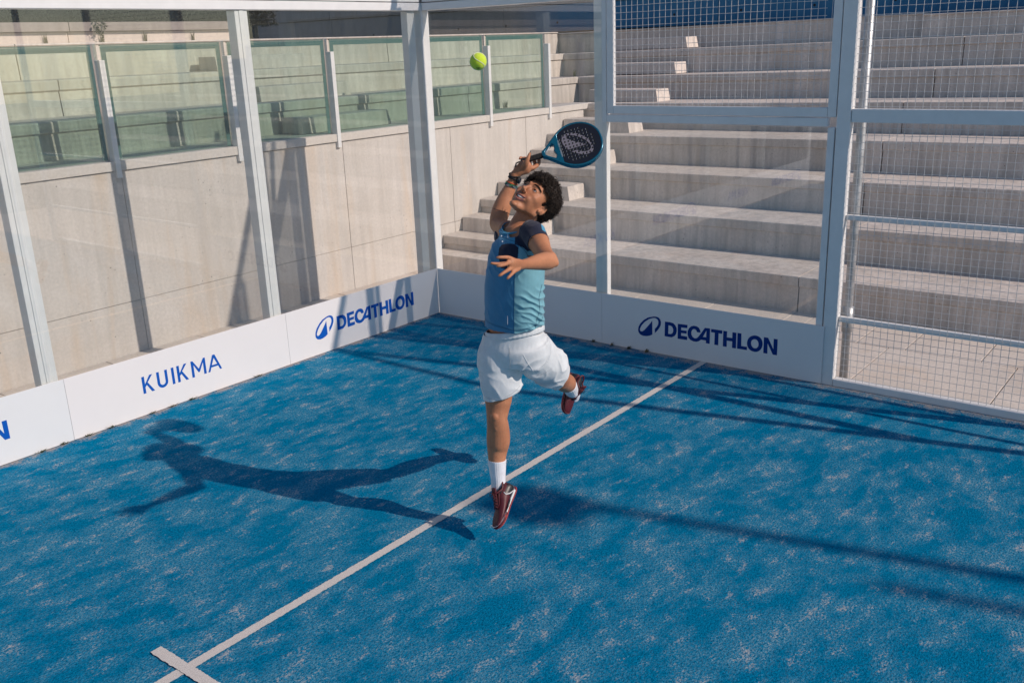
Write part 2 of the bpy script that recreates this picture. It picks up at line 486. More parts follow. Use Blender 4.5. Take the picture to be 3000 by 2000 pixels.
# rear wall
rr = empty('rear_wall', (0, 0, 0), 0, 'tall shaded concrete wall behind the terrace, painted blue on its right side', 'wall')
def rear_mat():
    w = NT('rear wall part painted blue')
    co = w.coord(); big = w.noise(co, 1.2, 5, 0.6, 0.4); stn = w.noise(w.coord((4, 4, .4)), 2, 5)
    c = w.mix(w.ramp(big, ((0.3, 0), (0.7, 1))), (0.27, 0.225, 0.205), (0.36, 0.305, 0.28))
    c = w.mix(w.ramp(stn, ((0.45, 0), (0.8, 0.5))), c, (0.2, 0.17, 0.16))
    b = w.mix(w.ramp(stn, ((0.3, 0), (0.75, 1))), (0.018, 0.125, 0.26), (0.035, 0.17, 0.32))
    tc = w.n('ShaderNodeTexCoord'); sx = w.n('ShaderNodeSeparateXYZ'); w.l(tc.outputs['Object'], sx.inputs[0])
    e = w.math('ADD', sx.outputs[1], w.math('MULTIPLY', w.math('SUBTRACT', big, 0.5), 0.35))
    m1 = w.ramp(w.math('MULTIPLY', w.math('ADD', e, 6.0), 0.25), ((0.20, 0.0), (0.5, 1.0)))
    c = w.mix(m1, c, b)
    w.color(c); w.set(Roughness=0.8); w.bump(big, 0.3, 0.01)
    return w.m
M['rearblue'] = rear_mat()
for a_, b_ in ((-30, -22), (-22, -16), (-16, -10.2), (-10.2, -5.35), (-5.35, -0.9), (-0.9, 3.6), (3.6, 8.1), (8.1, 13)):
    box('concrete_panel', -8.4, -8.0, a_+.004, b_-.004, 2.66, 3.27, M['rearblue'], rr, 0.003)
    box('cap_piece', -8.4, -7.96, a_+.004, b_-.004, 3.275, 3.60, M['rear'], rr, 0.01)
bm = bmesh.new()
for y_ in list(np.arange(-14.9, 12, 1.2)):
    for dz in (0.0,):
        z_ = 2.93 + (y_+7)*0.0105
        c_ = Vector((-7.998, y_, z_))
        vs = [bm.verts.new(c_+Vector((0.0, 0.022*math.cos(a), 0.022*math.sin(a)))) for a in np.linspace(0, 2*math.pi, 9)[:-1]]
        bm.faces.new(vs)
tag(obj('tie_holes', bm, simple('tie hole', (0.02, 0.02, 0.025), 0.9), rr), kind='stuff')
M['moss'] = simple('dark moss line', (0.035, 0.036, 0.028), 1.0, var=0.5, scale=30, bump=0.8, bdist=0.02)
box('moss_strip', -8.02, -7.93, -5.2, 13, 2.70, 2.805, M['moss'], rr)
# ground behind upper wall
sheet('upper_ground', -1.2, 12, -14, -4.96, 2.9, M['dirt'])

# foliage ------------------------------------------------------------
def leaf_mass(name, boxes, n, size, mat, parent, seed, stuff=True):
    rnd = random.Random(seed); bm = bmesh.new()
    for _ in range(n):
        x0, x1, y0, y1, z0, z1 = boxes[rnd.randrange(len(boxes))]
        c_ = Vector((rnd.uniform(x0, x1), rnd.uniform(y0, y1), rnd.uniform(z0, z1)))
        if noise.noise(c_*2.2) < -0.18: continue
        a = Vector((rnd.gauss(0, 1), rnd.gauss(0, 1), rnd.gauss(0, 1))).normalized()
        b = a.orthogonal().normalized()
        s_ = size*rnd.uniform(.6, 1.5)
        vs = [bm.verts.new(c_+a*s_), bm.verts.new(c_+b*s_*.45), bm.verts.new(c_-a*s_), bm.verts.new(c_-b*s_*.45)]
        bm.faces.new(vs)
    o = obj(name, bm, mat, parent)
    if stuff: o['kind'] = 'stuff'
    return o
def leaf_mat(name, a, b):
    w = NT(name); w.color(w.mix(w.ramp(w.noise(w.coord(), 9, 3), ((0.3, 0), (0.7, 1))), a, b))
    w.set(Roughness=0.7); return w.m
M['hedge'] = leaf_mat('hedge leaves', (0.006, 0.010, 0.006), (0.022, 0.030, 0.014))
M['weed'] = leaf_mat('weed leaves', (0.05, 0.07, 0.03), (0.12, 0.12, 0.06))
M['dry'] = leaf_mat('dry grass', (0.10, 0.09, 0.05), (0.16, 0.14, 0.09))
M['twig'] = simple('twig', (0.05, 0.035, 0.025), 0.9)
hd = empty('hedge', (2, -5.4, 3.0), 0, 'dark green hedge growing on top of the far pinkish wall', 'hedge')
leaf_mass('foliage', [(-4.05, 10, -0.85, 0.72, 0.0, 0.95), (-4.05, 10, -0.85, 0.55, 0.0, 1.3)], 28000, 0.045, M['hedge'], hd, 3)
leaf_mass('foliage', [(-4.05, 10, 0.45, 0.80, -0.02, 0.42)], 42000, 0.032, M['hedge'], hd, 13)
box('hedge_core', -4.05, 10, -0.8, 0.30, -0.2, 1.0, simple('hedge inside', (0.008, 0.010, 0.007), 1.0), hd)
leaf_mass('hanging_sprig', [(-1.42, -1.08, 0.78, 0.92, -0.12, 0.12), (-1.34, -1.17, 0.86, 0.92, -0.18, 0.0)], 420, 0.022, M['hedge'], hd, 5)
bm = bmesh.new()
rnd = random.Random(4)
for x_ in np.arange(-3.9, 9.5, 0.33):
    add_tube(bm, [(x_, -0.1, -0.08), (x_+rnd.uniform(-.1, .1), rnd.uniform(-.2, .2), 0.5), (x_+rnd.uniform(-.2, .2), rnd.uniform(-.2, .3), 1.0)], [0.02, 0.014, 0.006], 5)
tag(obj('stems', bm, M['twig'], hd), kind='stuff')

def tuft(loc, h, n, label, mat='weed', seed=0, spread=0.05, lean=(0, 0), name='weed_tuft', grp=None):
    rnd = random.Random(seed)
    r = empty(name, loc, 0, label, 'weed', grp)
    bm = bmesh.new()
    for i in range(n):
        a = rnd.uniform(0, 6.28); hh = h*rnd.uniform(.5, 1.0); sp = spread*rnd.uniform(.3, 1)
        b0 = Vector((rnd.uniform(-spread, spread)*.5, rnd.uniform(-.01, .01), -0.004))
        tip = b0+Vector((math.cos(a)*sp+lean[0]*hh, abs(math.sin(a))*sp*.6+lean[1]*hh, hh))
        mid = (b0+tip)/2+Vector((0, 0, hh*.15)); w_ = 0.0028
        sd = Vector((math.sin(a), -math.cos(a), 0))*w_
        v = [bm.verts.new(p) for p in (b0-sd, b0+sd, mid+sd, mid-sd, tip)]
        bm.faces.new((v[0], v[1], v[2], v[3])); bm.faces.new((v[3], v[2], v[4]))
    tag(obj('blades', bm, M[mat], r), kind='stuff')
    return r
wl = [(0.016, 1.9, 'dry weed tuft under the side board, near the player\'s shoe'), (0.016, 2.10, 'small dry weed tuft under the logo of the side board'),
      (0.016, 2.28, 'dark weed clump under the side board left of the lettering'), (0.016, 2.46, 'flat weed clump under the side board below the D')]
for i_, (x_, y_, lb) in enumerate(wl):
    tuft((x_, y_, 0.003), 0.036, 26, lb, 'dry', 20+i_, 0.05, grp='dry weeds along the side board')
wl = [(2.30, 'tiny weed under the end board, near its second panel joint'), (2.95, 'small weed under the end board below the last lettering'), (3.12, 'weed under the end board below the first letter K'), (3.30, 'weed tuft in the turf edge just left of the K'),
      (3.63, 'weed at the board joint left of the player\'s shadow'), (3.82, 'longer weed left of the board joint'), (4.00, 'ragged weed under the far left board'), (4.17, 'thin weed under the far left board by the picture edge')]
for i_, (x_, lb) in enumerate(wl):
    tuft((x_, 0.016, 0.003), 0.024, 16, lb, 'weed', 50+i_, 0.05, grp='weeds along the end board')
# weeds on the terraces
tws = [((1.30, -4.58, 2.79), .16, 'dark weed growing against the pink wall, leftmost of the row'), ((0.62, -4.58, 2.79), .14, 'wispy weed against the pink wall beside the first one'),
       ((0.05, -4.58, 2.79), .16, 'thin weed against the pink wall above the second glass pane'), ((-0.62, -4.58, 2.79), .15, 'twiggy weed against the pink wall, near the white frame upright'),
       ((-4.10, -2.28, 1.745), .12, 'green weed at the walkway joint behind the last glass panes'),
       ((-5.22, -1.66, 1.60), .20, 'dark weed in the corner gap at the end of the ledge'), ((-6.0, -2.38, 2.09), .13, 'weed in the corner where the upper tiers meet')]
for i_, (p_, h_, lb) in enumerate(tws):
    tuft(p_, h_, 20, lb, 'dry' if i_ < 4 else 'weed', 80+i_, 0.045, grp='weeds on the terrace walls')

# ================================================================ GREEN GLASS BALUSTRADE
gb = empty('glass_balustrade', (0, 0, 0), 0, 'green tinted glass balustrade with white posts standing on the wall ledge', 'balustrade')
px_ = [10.15, 8.85, 7.57, 6.28, 4.98, 3.69, 2.39, 1.09, -0.21, -1.52, -2.84, -4.15]
M['chrome'] = simple('polished steel', (0.6, 0.6, 0.6), 0.2, 0.9)
for i_, x_ in enumerate(px_):
    # white post face on the court side, steel core behind
    p = box('post', x_-0.022, x_+0.028, WY-0.05, WY+0.034, 1.60 if i_ else 1.6, 2.60, M['white_steel'], gb, 0.003)
    box('post_core', x_-0.012, x_+0.020, -1.66, WY-0.055, 1.747, 2.735, M['chrome'], p, 0.002)
for a_, b_ in zip(px_[:-1], px_[1:]):
    x1, x0 = a_-0.045, b_+0.045
    pn = box('glass_pane', x0, x1, -1.612, -1.600, 1.752, 2.715, M['green_glass'], gb)
    box('edge_band', x0, x1, -1.617, -1.595, 2.717, 2.727, M['glass_edge'], pn)
    bm = bmesh.new()
    add_box(bm, x0, x1, -1.5985, -1.5965, 2.668, 2.7155)
    add_box(bm, x0, x0+0.045, -1.5985, -1.5965, 1.754, 2.6675)
    add_box(bm, x1-0.045, x1, -1.5985, -1.5965, 1.754, 2.6675)
    obj('edge_tint', bm, M['glass_edge'], pn)

# ================================================================ COURT ENCLOSURE
ce = empty('court_enclosure', (0, 0, 0), 0, 'white painted steel padel court frame with clear glass walls and wire mesh', 'court frame')
WS = M['white_steel']
def post(x0, x1, y0, y1, z0, z1, name='post'): return box(name, x0, x1, y0, y1, z0, z1, WS, ce, 0.004)
# end wall (y<=0), posts outside of the glass
for x_ in (2.025, 4.0, 6.0, 8.0):
    post(x_-0.06, x_+0.06, -0.125, -0.022, -0.09, 2.93)
    box('cover_strip', x_-0.018, x_+0.022, -0.0215, -0.0155, 0.0, 2.93, WS, ce, 0.002)
post(-0.10, 0.0, -0.10, -0.003, -0.09, 3.0, 'corner_post')
post(0.055, 0.155, -0.12, -0.04, -0.09, 2.93)
post(9.9, 10.0, -0.12, 0.0, -0.09, 4.0)
box('beam', 0.003, 9.89, -0.125, -0.004, 2.935, 3.003, WS, ce, 0.004)
box('beam', 0.003, 9.89, -0.11, -0.012, 3.011, 3.075, WS, ce, 0.004)
box('base_rail', 0.003, 9.89, -0.06, -0.022, -0.09, 0.03, WS, ce)
# glass panes end wall
xs = [0.012, 2.0, 4.0, 6.0, 8.0, 9.99]
for a_, b_ in zip(xs[:-1], xs[1:]):
    box('glass_pane', a_+0.004, b_-0.004, -0.014, -0.002, 0.02, 2.93, M['glass'], ce)
# side wall (x<=0)
post(-0.075, -0.016, 1.915, 2.035, -0.09, 4.0)
post(-0.085, -0.004, 3.985, 4.085, -0.09, 4.0)
post(-0.070, -0.004, 3.925, 3.975, -0.09, 1.945)
box('beam', -0.10, -0.004, 0.003, 1.91, 2.935, 3.0, WS, ce, 0.004)
box('beam', -0.085, -0.012, 0.003, 1.91, 3.011, 3.075, WS, ce, 0.004)
box('rail', -0.065, -0.006, 2.04, 3.92, 1.952, 2.012, WS, ce, 0.004)
box('glass_pane', -0.013, -0.001, 0.004, 1.998, 0.02, 2.93, M['glass'], ce)
box('glass_pane', -0.013, -0.001, 2.004, 3.922, 0.02, 1.948, M['glass'], ce)
# wire panels
def wire_panel(y0, y1, z0, z1, x, pitch=0.0508, r=0.0019, seed=1, name='wire_mesh'):
    rnd = random.Random(seed); bm = bmesh.new()
    ny = int((y1-y0)/pitch); nz = int((z1-z0)/pitch)
    for i in range(ny+1):
        y = y0+0.012+i*pitch
        if y > y1: break
        pts = []
        ph = rnd.uniform(-1, 1)
        for j in range(0, nz+1, 2):
            z = z0+(z1-z0)*j/nz
            pts.append((x+rnd.uniform(-.001, .001), y+rnd.uniform(-.0012, .0012)+0.0015*math.sin(z*3+ph), z))
        pts[-1] = (pts[-1][0], pts[-1][1], z1)
        add_tube(bm, pts, r, 5, caps=False)
    for j in range(nz+1):
        z = z0+0.016+j*pitch
        if z > z1: break
        ph = rnd.uniform(-1, 1); pts = []
        for i in range(0, ny+1, 2):
            y = y0+(y1-y0)*i/ny
            pts.append((x-2*r*0.9+rnd.uniform(-.001, .001), y, z+rnd.uniform(-.0015, .0015)+0.002*math.sin(y*2.5+ph)))
        add_tube(bm, pts, r, 5, caps=False)
    o = obj(name, bm, M['wire'], ce, True); o['kind'] = 'stuff'; return o
# framed panel above the second glass pane
for (y0, y1, z0, z1) in ((2.045, 2.105, 2.02, 4.0), (3.915, 3.977, 2.02, 4.0), (2.107, 3.913, 2.02, 2.085), (2.107, 3.913, 3.94, 4.0)):
    box('mesh_frame', -0.052, -0.008, y0, y1, z0, z1, WS, ce, 0.003)
wire_panel(2.107, 3.913, 2.087, 3.94, -0.026, seed=2)
# mesh above 3 m at the corner
wire_panel(0.0, 1.91, 3.08, 3.95, -0.05, seed=8)
bm = bmesh.new()
rnd = random.Random(3)
for x_ in np.arange(0.05, 9.9, 0.0508): add_tube(bm, [(x_, -0.06, 3.075), (x_+rnd.uniform(-.002, .002), -0.06, 3.95)], 0.0021, 5, False)
for z_ in np.arange(3.10, 3.95, 0.0508): add_tube(bm, [(0.02, -0.064, z_), (9.88, -0.064, z_)], 0.0021, 5, False)
tag(obj('wire_mesh', bm, M['wire'], ce, True), kind='stuff')
# mesh fence from 4 m
box('rail', -0.075, -0.010, 4.088, 8.0, 1.985, 2.078, WS, ce, 0.004)
box('bottom_rail', -0.075, -0.002, 4.088, 8.0, -0.09, 0.052, WS, ce, 0.004)
box('rail', -0.078, -0.040, 4.088, 8.0, 1.285, 1.320, WS, ce, 0.003)
box('rail', -0.078, -0.040, 4.088, 8.0, 0.505, 0.545, WS, ce, 0.003)
post(-0.075, -0.004, 6.0, 6.08, 0.054, 4.0)
wire_panel(4.09, 6.0, 0.054, 1.984, -0.028, seed=4)
wire_panel(4.09, 6.0, 2.08, 3.95, -0.028, seed=5)
box('top_rail', -0.07, -0.01, 1.0, 8.0, 4.003, 4.06, WS, ce, 0.003)
post(-0.075, -0.004, 7.93, 8.0, 0.054, 4.0)
# diagonal braces at the top of the side frame
for (y0, z0, y1, z1) in ((2.0, 3.2, 2.35, 4.0), (1.99, 3.1, 1.55, 4.0)):
    tube('brace', [(-0.10, y0, z0), (-0.10, y1, z1)], 0.03, WS, ce, 8)
gp = empty('galvanised_pole', (-0.16, 4.115, 0), 0, 'round galvanised steel pole clamped just behind the first mesh upright', 'pole')
tube('pole', [(0, 0, -0.01), (0, 0, 1.2), (0, 0, 4.2)], 0.032, M['galv'], gp, 16)
tube('collar', [(0, 0, 0.40), (0, 0, 0.60)], 0.040, M['galv'], gp, 16)

# court light masts outside the frame (their soft shadows fall on the turf)
def mast(loc, h, arm, label):
    r = empty('light_mast', loc, 0, label, 'light mast', 'court light masts')
    tube('mast_pole', [(0, 0, -0.01), (0, 0, h*.5), (0, 0, h)], [0.06, 0.055, 0.045], M['galv'], r, 12)
    tube('mast_arm', [(0, 0, h-.1), (arm[0]*.5, arm[1]*.5, h), (arm[0], arm[1], h)], 0.035, M['galv'], r, 8)
    for t in (0.55, 1.0):
        b_ = box('floodlight', arm[0]*t-.18, arm[0]*t+.18, arm[1]*t-.22, arm[1]*t+.22, h-.11, h-.02, M['galv'], r, 0.02)
mast((-0.22, 15.45, 0), 8.0, (0.22, -0.35), 'galvanised floodlight mast standing beside the court, out of frame')

fp = empty('streak_pole', (-0.34, 17.2, 0), 0, 'tall plain galvanised pole out of frame, added to cast a shadow streak on the turf', 'pole')  # unseen pole, added for the thin shadow streak across the turf
tube('pole_shaft', [(0, 0, -.01), (0, 0, 4), (0, 0, 8)], [.07, .06, .045], M['galv'], fp, 12)

# ================================================================ ADVERTISING BOARDS
DECA = {'logo': [[(2.5176, 0.3281), (2.546, 0.3303), (2.5672, 0.3257), (2.5836, 0.3113), (2.591, 0.2884), (2.5892, 0.2622), (2.5754, 0.2341), (2.5579, 0.2098), (2.5319, 0.1808), (2.5315, 0.2188), (2.5505, 0.24), (2.5637, 0.2648), (2.5663, 0.2847), (2.5604, 0.3033), (2.5461, 0.3141), (2.5305, 0.3164), (2.5106, 0.3134), (2.475, 0.299), (2.432, 0.2677), (2.3997, 0.2299), (2.3838, 0.1978), (2.3854, 0.1815), (2.3949, 0.1763), (2.4094, 0.1786), (2.4289, 0.1936), (2.4612, 0.2315), (2.4896, 0.2666), (2.5051, 0.2892), (2.5077, 0.1639), (2.4834, 0.1507), (2.451, 0.1409), (2.4148, 0.1384), (2.3856, 0.147), (2.3694, 0.1657), (2.3656, 0.185), (2.3706, 0.2156), (2.3887, 0.248), (2.4211, 0.2825), (2.4605, 0.31)]], 'D': [[(2.6295, 0.2994), (2.6762, 0.3013), (2.7075, 0.2977), (2.7272, 0.2833), (2.7414, 0.2598), (2.7439, 0.2344), (2.7382, 0.2077), (2.7233, 0.186), (2.6958, 0.1692), (2.6278, 0.1687)], [(2.6628, 0.2715), (2.6837, 0.2715), (2.6998, 0.263), (2.7091, 0.2451), (2.7095, 0.2226), (2.7021, 0.2065), (2.6883, 0.1972), (2.6618, 0.1956)]], 'E': [[(2.7531, 0.2988), (2.8432, 0.3023), (2.8425, 0.2742), (2.7852, 0.2717), (2.785, 0.2473), (2.8376, 0.2491), (2.8367, 0.2247), (2.7855, 0.2223), (2.7852, 0.1985), (2.8434, 0.1989), (2.8427, 0.1692), (2.7527, 0.1668)]], 'CA': [[(2.9655, 0.2534), (2.961, 0.2748), (2.9491, 0.2939), (2.9288, 0.3034), (2.9019, 0.3043), (2.8772, 0.2954), (2.8574, 0.2746), (2.8458, 0.2472), (2.8457, 0.2184), (2.8551, 0.1911), (2.8745, 0.1751), (2.9018, 0.1667), (2.9288, 0.168), (2.9521, 0.1775), (2.9718, 0.1935), (3.0164, 0.1932), (3.0164, 0.1697), (3.0515, 0.1698), (3.0516, 0.3035), (3.0041, 0.3017), (2.9735, 0.2534), (2.9425, 0.2104), (2.9281, 0.1985), (2.9113, 0.1958), (2.8942, 0.2038), (2.8823, 0.2224), (2.8798, 0.243), (2.8861, 0.2631), (2.8993, 0.2754), (2.9141, 0.2758), (2.9264, 0.2675), (2.9334, 0.2534)], [(3.0187, 0.2795), (2.9877, 0.2208), (3.0183, 0.2213)]], 'T': [[(3.0615, 0.3012), (3.1618, 0.3032), (3.1615, 0.2744), (3.129, 0.2743), (3.1284, 0.1706), (3.0937, 0.1693), (3.0945, 0.2738), (3.061, 0.2736)]], 'H': [[(3.1702, 0.3026), (3.2043, 0.303), (3.2035, 0.2519), (3.2516, 0.2528), (3.2511, 0.3029), (3.2861, 0.3029), (3.2866, 0.1697), (3.2515, 0.1688), (3.252, 0.2243), (3.2039, 0.2233), (3.2045, 0.1696), (3.1702, 0.1688)]], 'L': [[(3.2955, 0.3044), (3.3296, 0.3043), (3.3312, 0.1984), (3.3823, 0.1989), (3.3815, 0.1716), (3.2961, 0.1707)]], 'O': [[(3.4444, 0.3073), (3.4685, 0.3063), (3.4904, 0.297), (3.5066, 0.2784), (3.5147, 0.2493), (3.5111, 0.2194), (3.4987, 0.1947), (3.4773, 0.1757), (3.4529, 0.1678), (3.4247, 0.1703), (3.4011, 0.1823), (3.3858, 0.2032), (3.3798, 0.2281), (3.3836, 0.257), (3.3952, 0.2798), (3.4162, 0.2979)], [(3.4433, 0.2754), (3.4594, 0.2737), (3.4735, 0.262), (3.4799, 0.2423), (3.4779, 0.2199), (3.4668, 0.2039), (3.4516, 0.1977), (3.4341, 0.2003), (3.421, 0.214), (3.4146, 0.2327), (3.4163, 0.2526), (3.4262, 0.2677)]], 'N': [[(3.5219, 0.3045), (3.5573, 0.3048), (3.6052, 0.2171), (3.6039, 0.3045), (3.637, 0.3051), (3.637, 0.1721), (3.602, 0.1715), (3.5552, 0.2578), (3.5563, 0.1709), (3.5226, 0.1712)]]}
def poly_mesh(name, loops, mat, parent, place):
    """flat print: loops in (u, v); place maps (u, v, w) to a point"""
    cu = bpy.data.curves.new(name, 'CURVE'); cu.dimensions = '2D'; cu.fill_mode = 'BOTH'
    cu.extrude = 0.0004
    for lp in loops:
        sp = cu.splines.new('POLY'); sp.points.add(len(lp)-1)
        for i, p in enumerate(lp): sp.points[i].co = (p[0], p[1], 0, 1)
        sp.use_cyclic_u = True
    to = bpy.data.objects.new('tmp', cu); COL.objects.link(to)
    dg = bpy.context.evaluated_depsgraph_get(); dg.update()
    me = bpy.data.meshes.new_from_object(to.evaluated_get(dg))
    bpy.data.objects.remove(to); bpy.data.curves.remove(cu)
    for v in me.vertices: v.co = Vector(place(v.co.x, v.co.y, v.co.z))
    me.name = name
    me.materials.clear()
    return link_mesh(name, me, mat, parent)
def smooth_loop(lp, it=1):
    for _ in range(it):
        q_ = []
        for i in range(len(lp)):
            a, b = lp[i], lp[(i+1) % len(lp)]
            q_.append((a[0]*.75+b[0]*.25, a[1]*.75+b[1]*.25)); q_.append((a[0]*.25+b[0]*.75, a[1]*.25+b[1]*.75))
        lp = q_
    return lp
ROUND = {'O'}
def wordmark(parent, place, mat):
    for k, loops in DECA.items():
        ls = [smooth_loop(l, 2) if k in ROUND else l for l in loops]
        if k == 'logo':
            # smooth all but the sharp sail corners
            l = ls[0]; ls = [l]
        poly_mesh('logo' if k == 'logo' else 'letter', ls, mat, parent, place)
def stroke_letters():
    """the other word, thin strokes, u grows to the reader's right; cap height 0.13"""
    z0, z1 = 0.172, 0.306; w = 0.0225; H = z1-z0
    P = []
    def K(u): 
        return [[(u, z0), (u+w, z0), (u+w, z0+H*.36), (u+w+.014, z0+H*.46), (u+.072, z0), (u+.096, z0), (u+.046, z0+H*.60), (u+.092, z1), (u+.067, z1), (u+w, z0+H*.53), (u+w, z1), (u, z1)]]
    def U(u):
        o = [(u, z1), (u, z0+.042)]
        c = (u+.046, z0+.046)
        for i in range(13):
            a = math.pi+math.pi*i/12; o.append((c[0]+.046*math.cos(a), c[1]+.046*math.sin(a)))
        o += [(u+.092, z1), (u+.092-w, z1)]
        for i in range(13):
            a = 2*math.pi-math.pi*i/12; o.append((c[0]+(.046-w)*math.cos(a), c[1]+(.046-w)*math.sin(a)))
        o += [(u+w, z1)]
        return [o]
    def I(u): return [[(u, z0), (u+w, z0), (u+w, z1), (u, z1)]]
    def Mm(u):
        W = .132
        return [[(u, z0), (u+w, z0), (u+w, z1-.034), (u+W/2-.006, z0+.030), (u+W/2+.006, z0+.030), (u+W-w, z1-.034), (u+W-w, z0), (u+W, z0), (u+W, z1), (u+W-.018, z1), (u+W/2, z0+.058), (u+.018, z1), (u, z1)]]
    def Aa(u):
        W = .130
        return [[(u, z0), (u+.019, z0), (u+.033, z0+.034), (u+W-.033, z0+.034), (u+W-.019, z0), (u+W, z0), (u+W/2+.011, z1), (u+W/2-.011, z1)],
                [(u+.040, z0+.051), (u+W-.040, z0+.051), (u+W/2, z1-.026)]]
    return [K(0.0), U(.125), I(.252), K(.300), Mm(.428), Aa(.575)]
def board(kind, x0, x1, label, side=False, mat='board', u0=None):
    if side:
        b = empty('advertising_board', (0.002, x0, 0), 0, label, 'advertising board', 'white advertising boards round the court')
        bm = bmesh.new(); add_box(bm, 0, 0.009, 0.001, x1-x0-0.001, 0.004, 0.466, 0.0008)
        obj('panel', bm, M[mat], b)
        place = lambda u, v, w: (0.0096+w, u-x0, v)
        pr = M['print_in_shade']
        if kind == 'D': wordmark(b, place, pr)
    else:
        b = empty('advertising_board', (x0, 0.002, 0), 0, label, 'advertising board', 'white advertising boards round the court')
        bm = bmesh.new(); add_box(bm, 0.001, x1-x0-0.001, 0, 0.009, 0.004, 0.466, 0.0008)
        obj('panel', bm, M[mat], b)
        if kind == 'D':
            wordmark(b, lambda u, v, w: (u0-u-x0, 0.0096+w, v), M['blue_print'])
        if kind == 'K':
            for lt in stroke_letters():
                poly_mesh('letter', lt, M['blue_print'], b, lambda u, v, w: (u0-u-x0, 0.0096+w, v))
    # screws
    return b
board('D', 0.012, 1.95, 'white board with blue DECATHLON lettering in the far corner of the end wall', u0=4.013)
board('K', 1.95, 3.92, 'white board with blue KUIKMA lettering, middle of the end wall', mat='board', u0=3.343)
board('D', 3.92, 6.0, 'white board at the left picture edge with the last letter N of its word showing', mat='board_grey', u0=7.983)
board('K', 6.0, 8.0, 'white KUIKMA board on the end wall, seen only mirrored in the glass', u0=7.35)
board('D', 8.0, 9.95, 'white lettered board at the far left end of the end wall, out of frame', u0=11.95)
board('', 0.013, 1.99, 'plain white board in the shaded corner, half hidden behind the player', side=True)
board('D', 1.99, 4.0, 'shaded white board with blue DECATHLON lettering, coloured darker for the shade, under the side glass', side=True)

# ================================================================ BALL
def ball_mat():
    w = NT('yellow felt'); co = w.coord(); f = w.noise(co, 260, 3, 0.8)
    w.color(w.mix(w.ramp(f, ((0.3, 0), (0.7, 1))), (0.50, 0.66, 0.02), (0.68, 0.86, 0.06)))
    w.bump(f, 0.8, 0.002); w.set(Roughness=0.95); w.b.inputs['Sheen Weight'].default_value = 0.3
    return w.m
bl = empty('padel_ball', (3.95, 3.98, 2.54), 0, 'bright yellow-green padel ball in the air left of the racket', 'ball')
bm = bmesh.new(); bmesh.ops.create_icosphere(bm, subdivisions=5, radius=0.0325)
for v in bm.verts: v.co += v.co.normalized()*noise.noise(v.co*900)*0.0006
obj('felt', bm, ball_mat(), bl, True)
pts = []
for i in range(97):
    t = 2*math.pi*i/96
    a_, b_ = 0.75, 0.25
    p = Vector((a_*math.cos(t)+b_*math.cos(3*t), a_*math.sin(t)-b_*math.sin(3*t), 2*math.sqrt(a_*b_)*math.sin(2*t)))
    p = Matrix.Rotation(math.radians(50), 3, 'Z') @ Matrix.Rotation(math.radians(60), 3, 'X') @ p
    pts.append(p.normalized()*0.0323)
tube('seam', pts, 0.0016, simple('ball seam', (0.74, 0.76, 0.55), 0.8), bl, 6)
bm = bmesh.new()
g_ = bmesh.ops.create_icosphere(bm, subdivisions=2, radius=1.0)
dd = Vector((0.50, 0.35, -0.72)).normalized(); e1 = dd.orthogonal().normalized(); e2 = dd.cross(e1)
for v in g_['verts']:
    p = v.co.copy(); v.co = dd*(0.0318+p.z*0.0012)+e1*p.x*0.004+e2*p.y*0.008
obj('print_mark', bm, simple('ball print', (0.02, 0.03, 0.01), 0.9), bl, True)
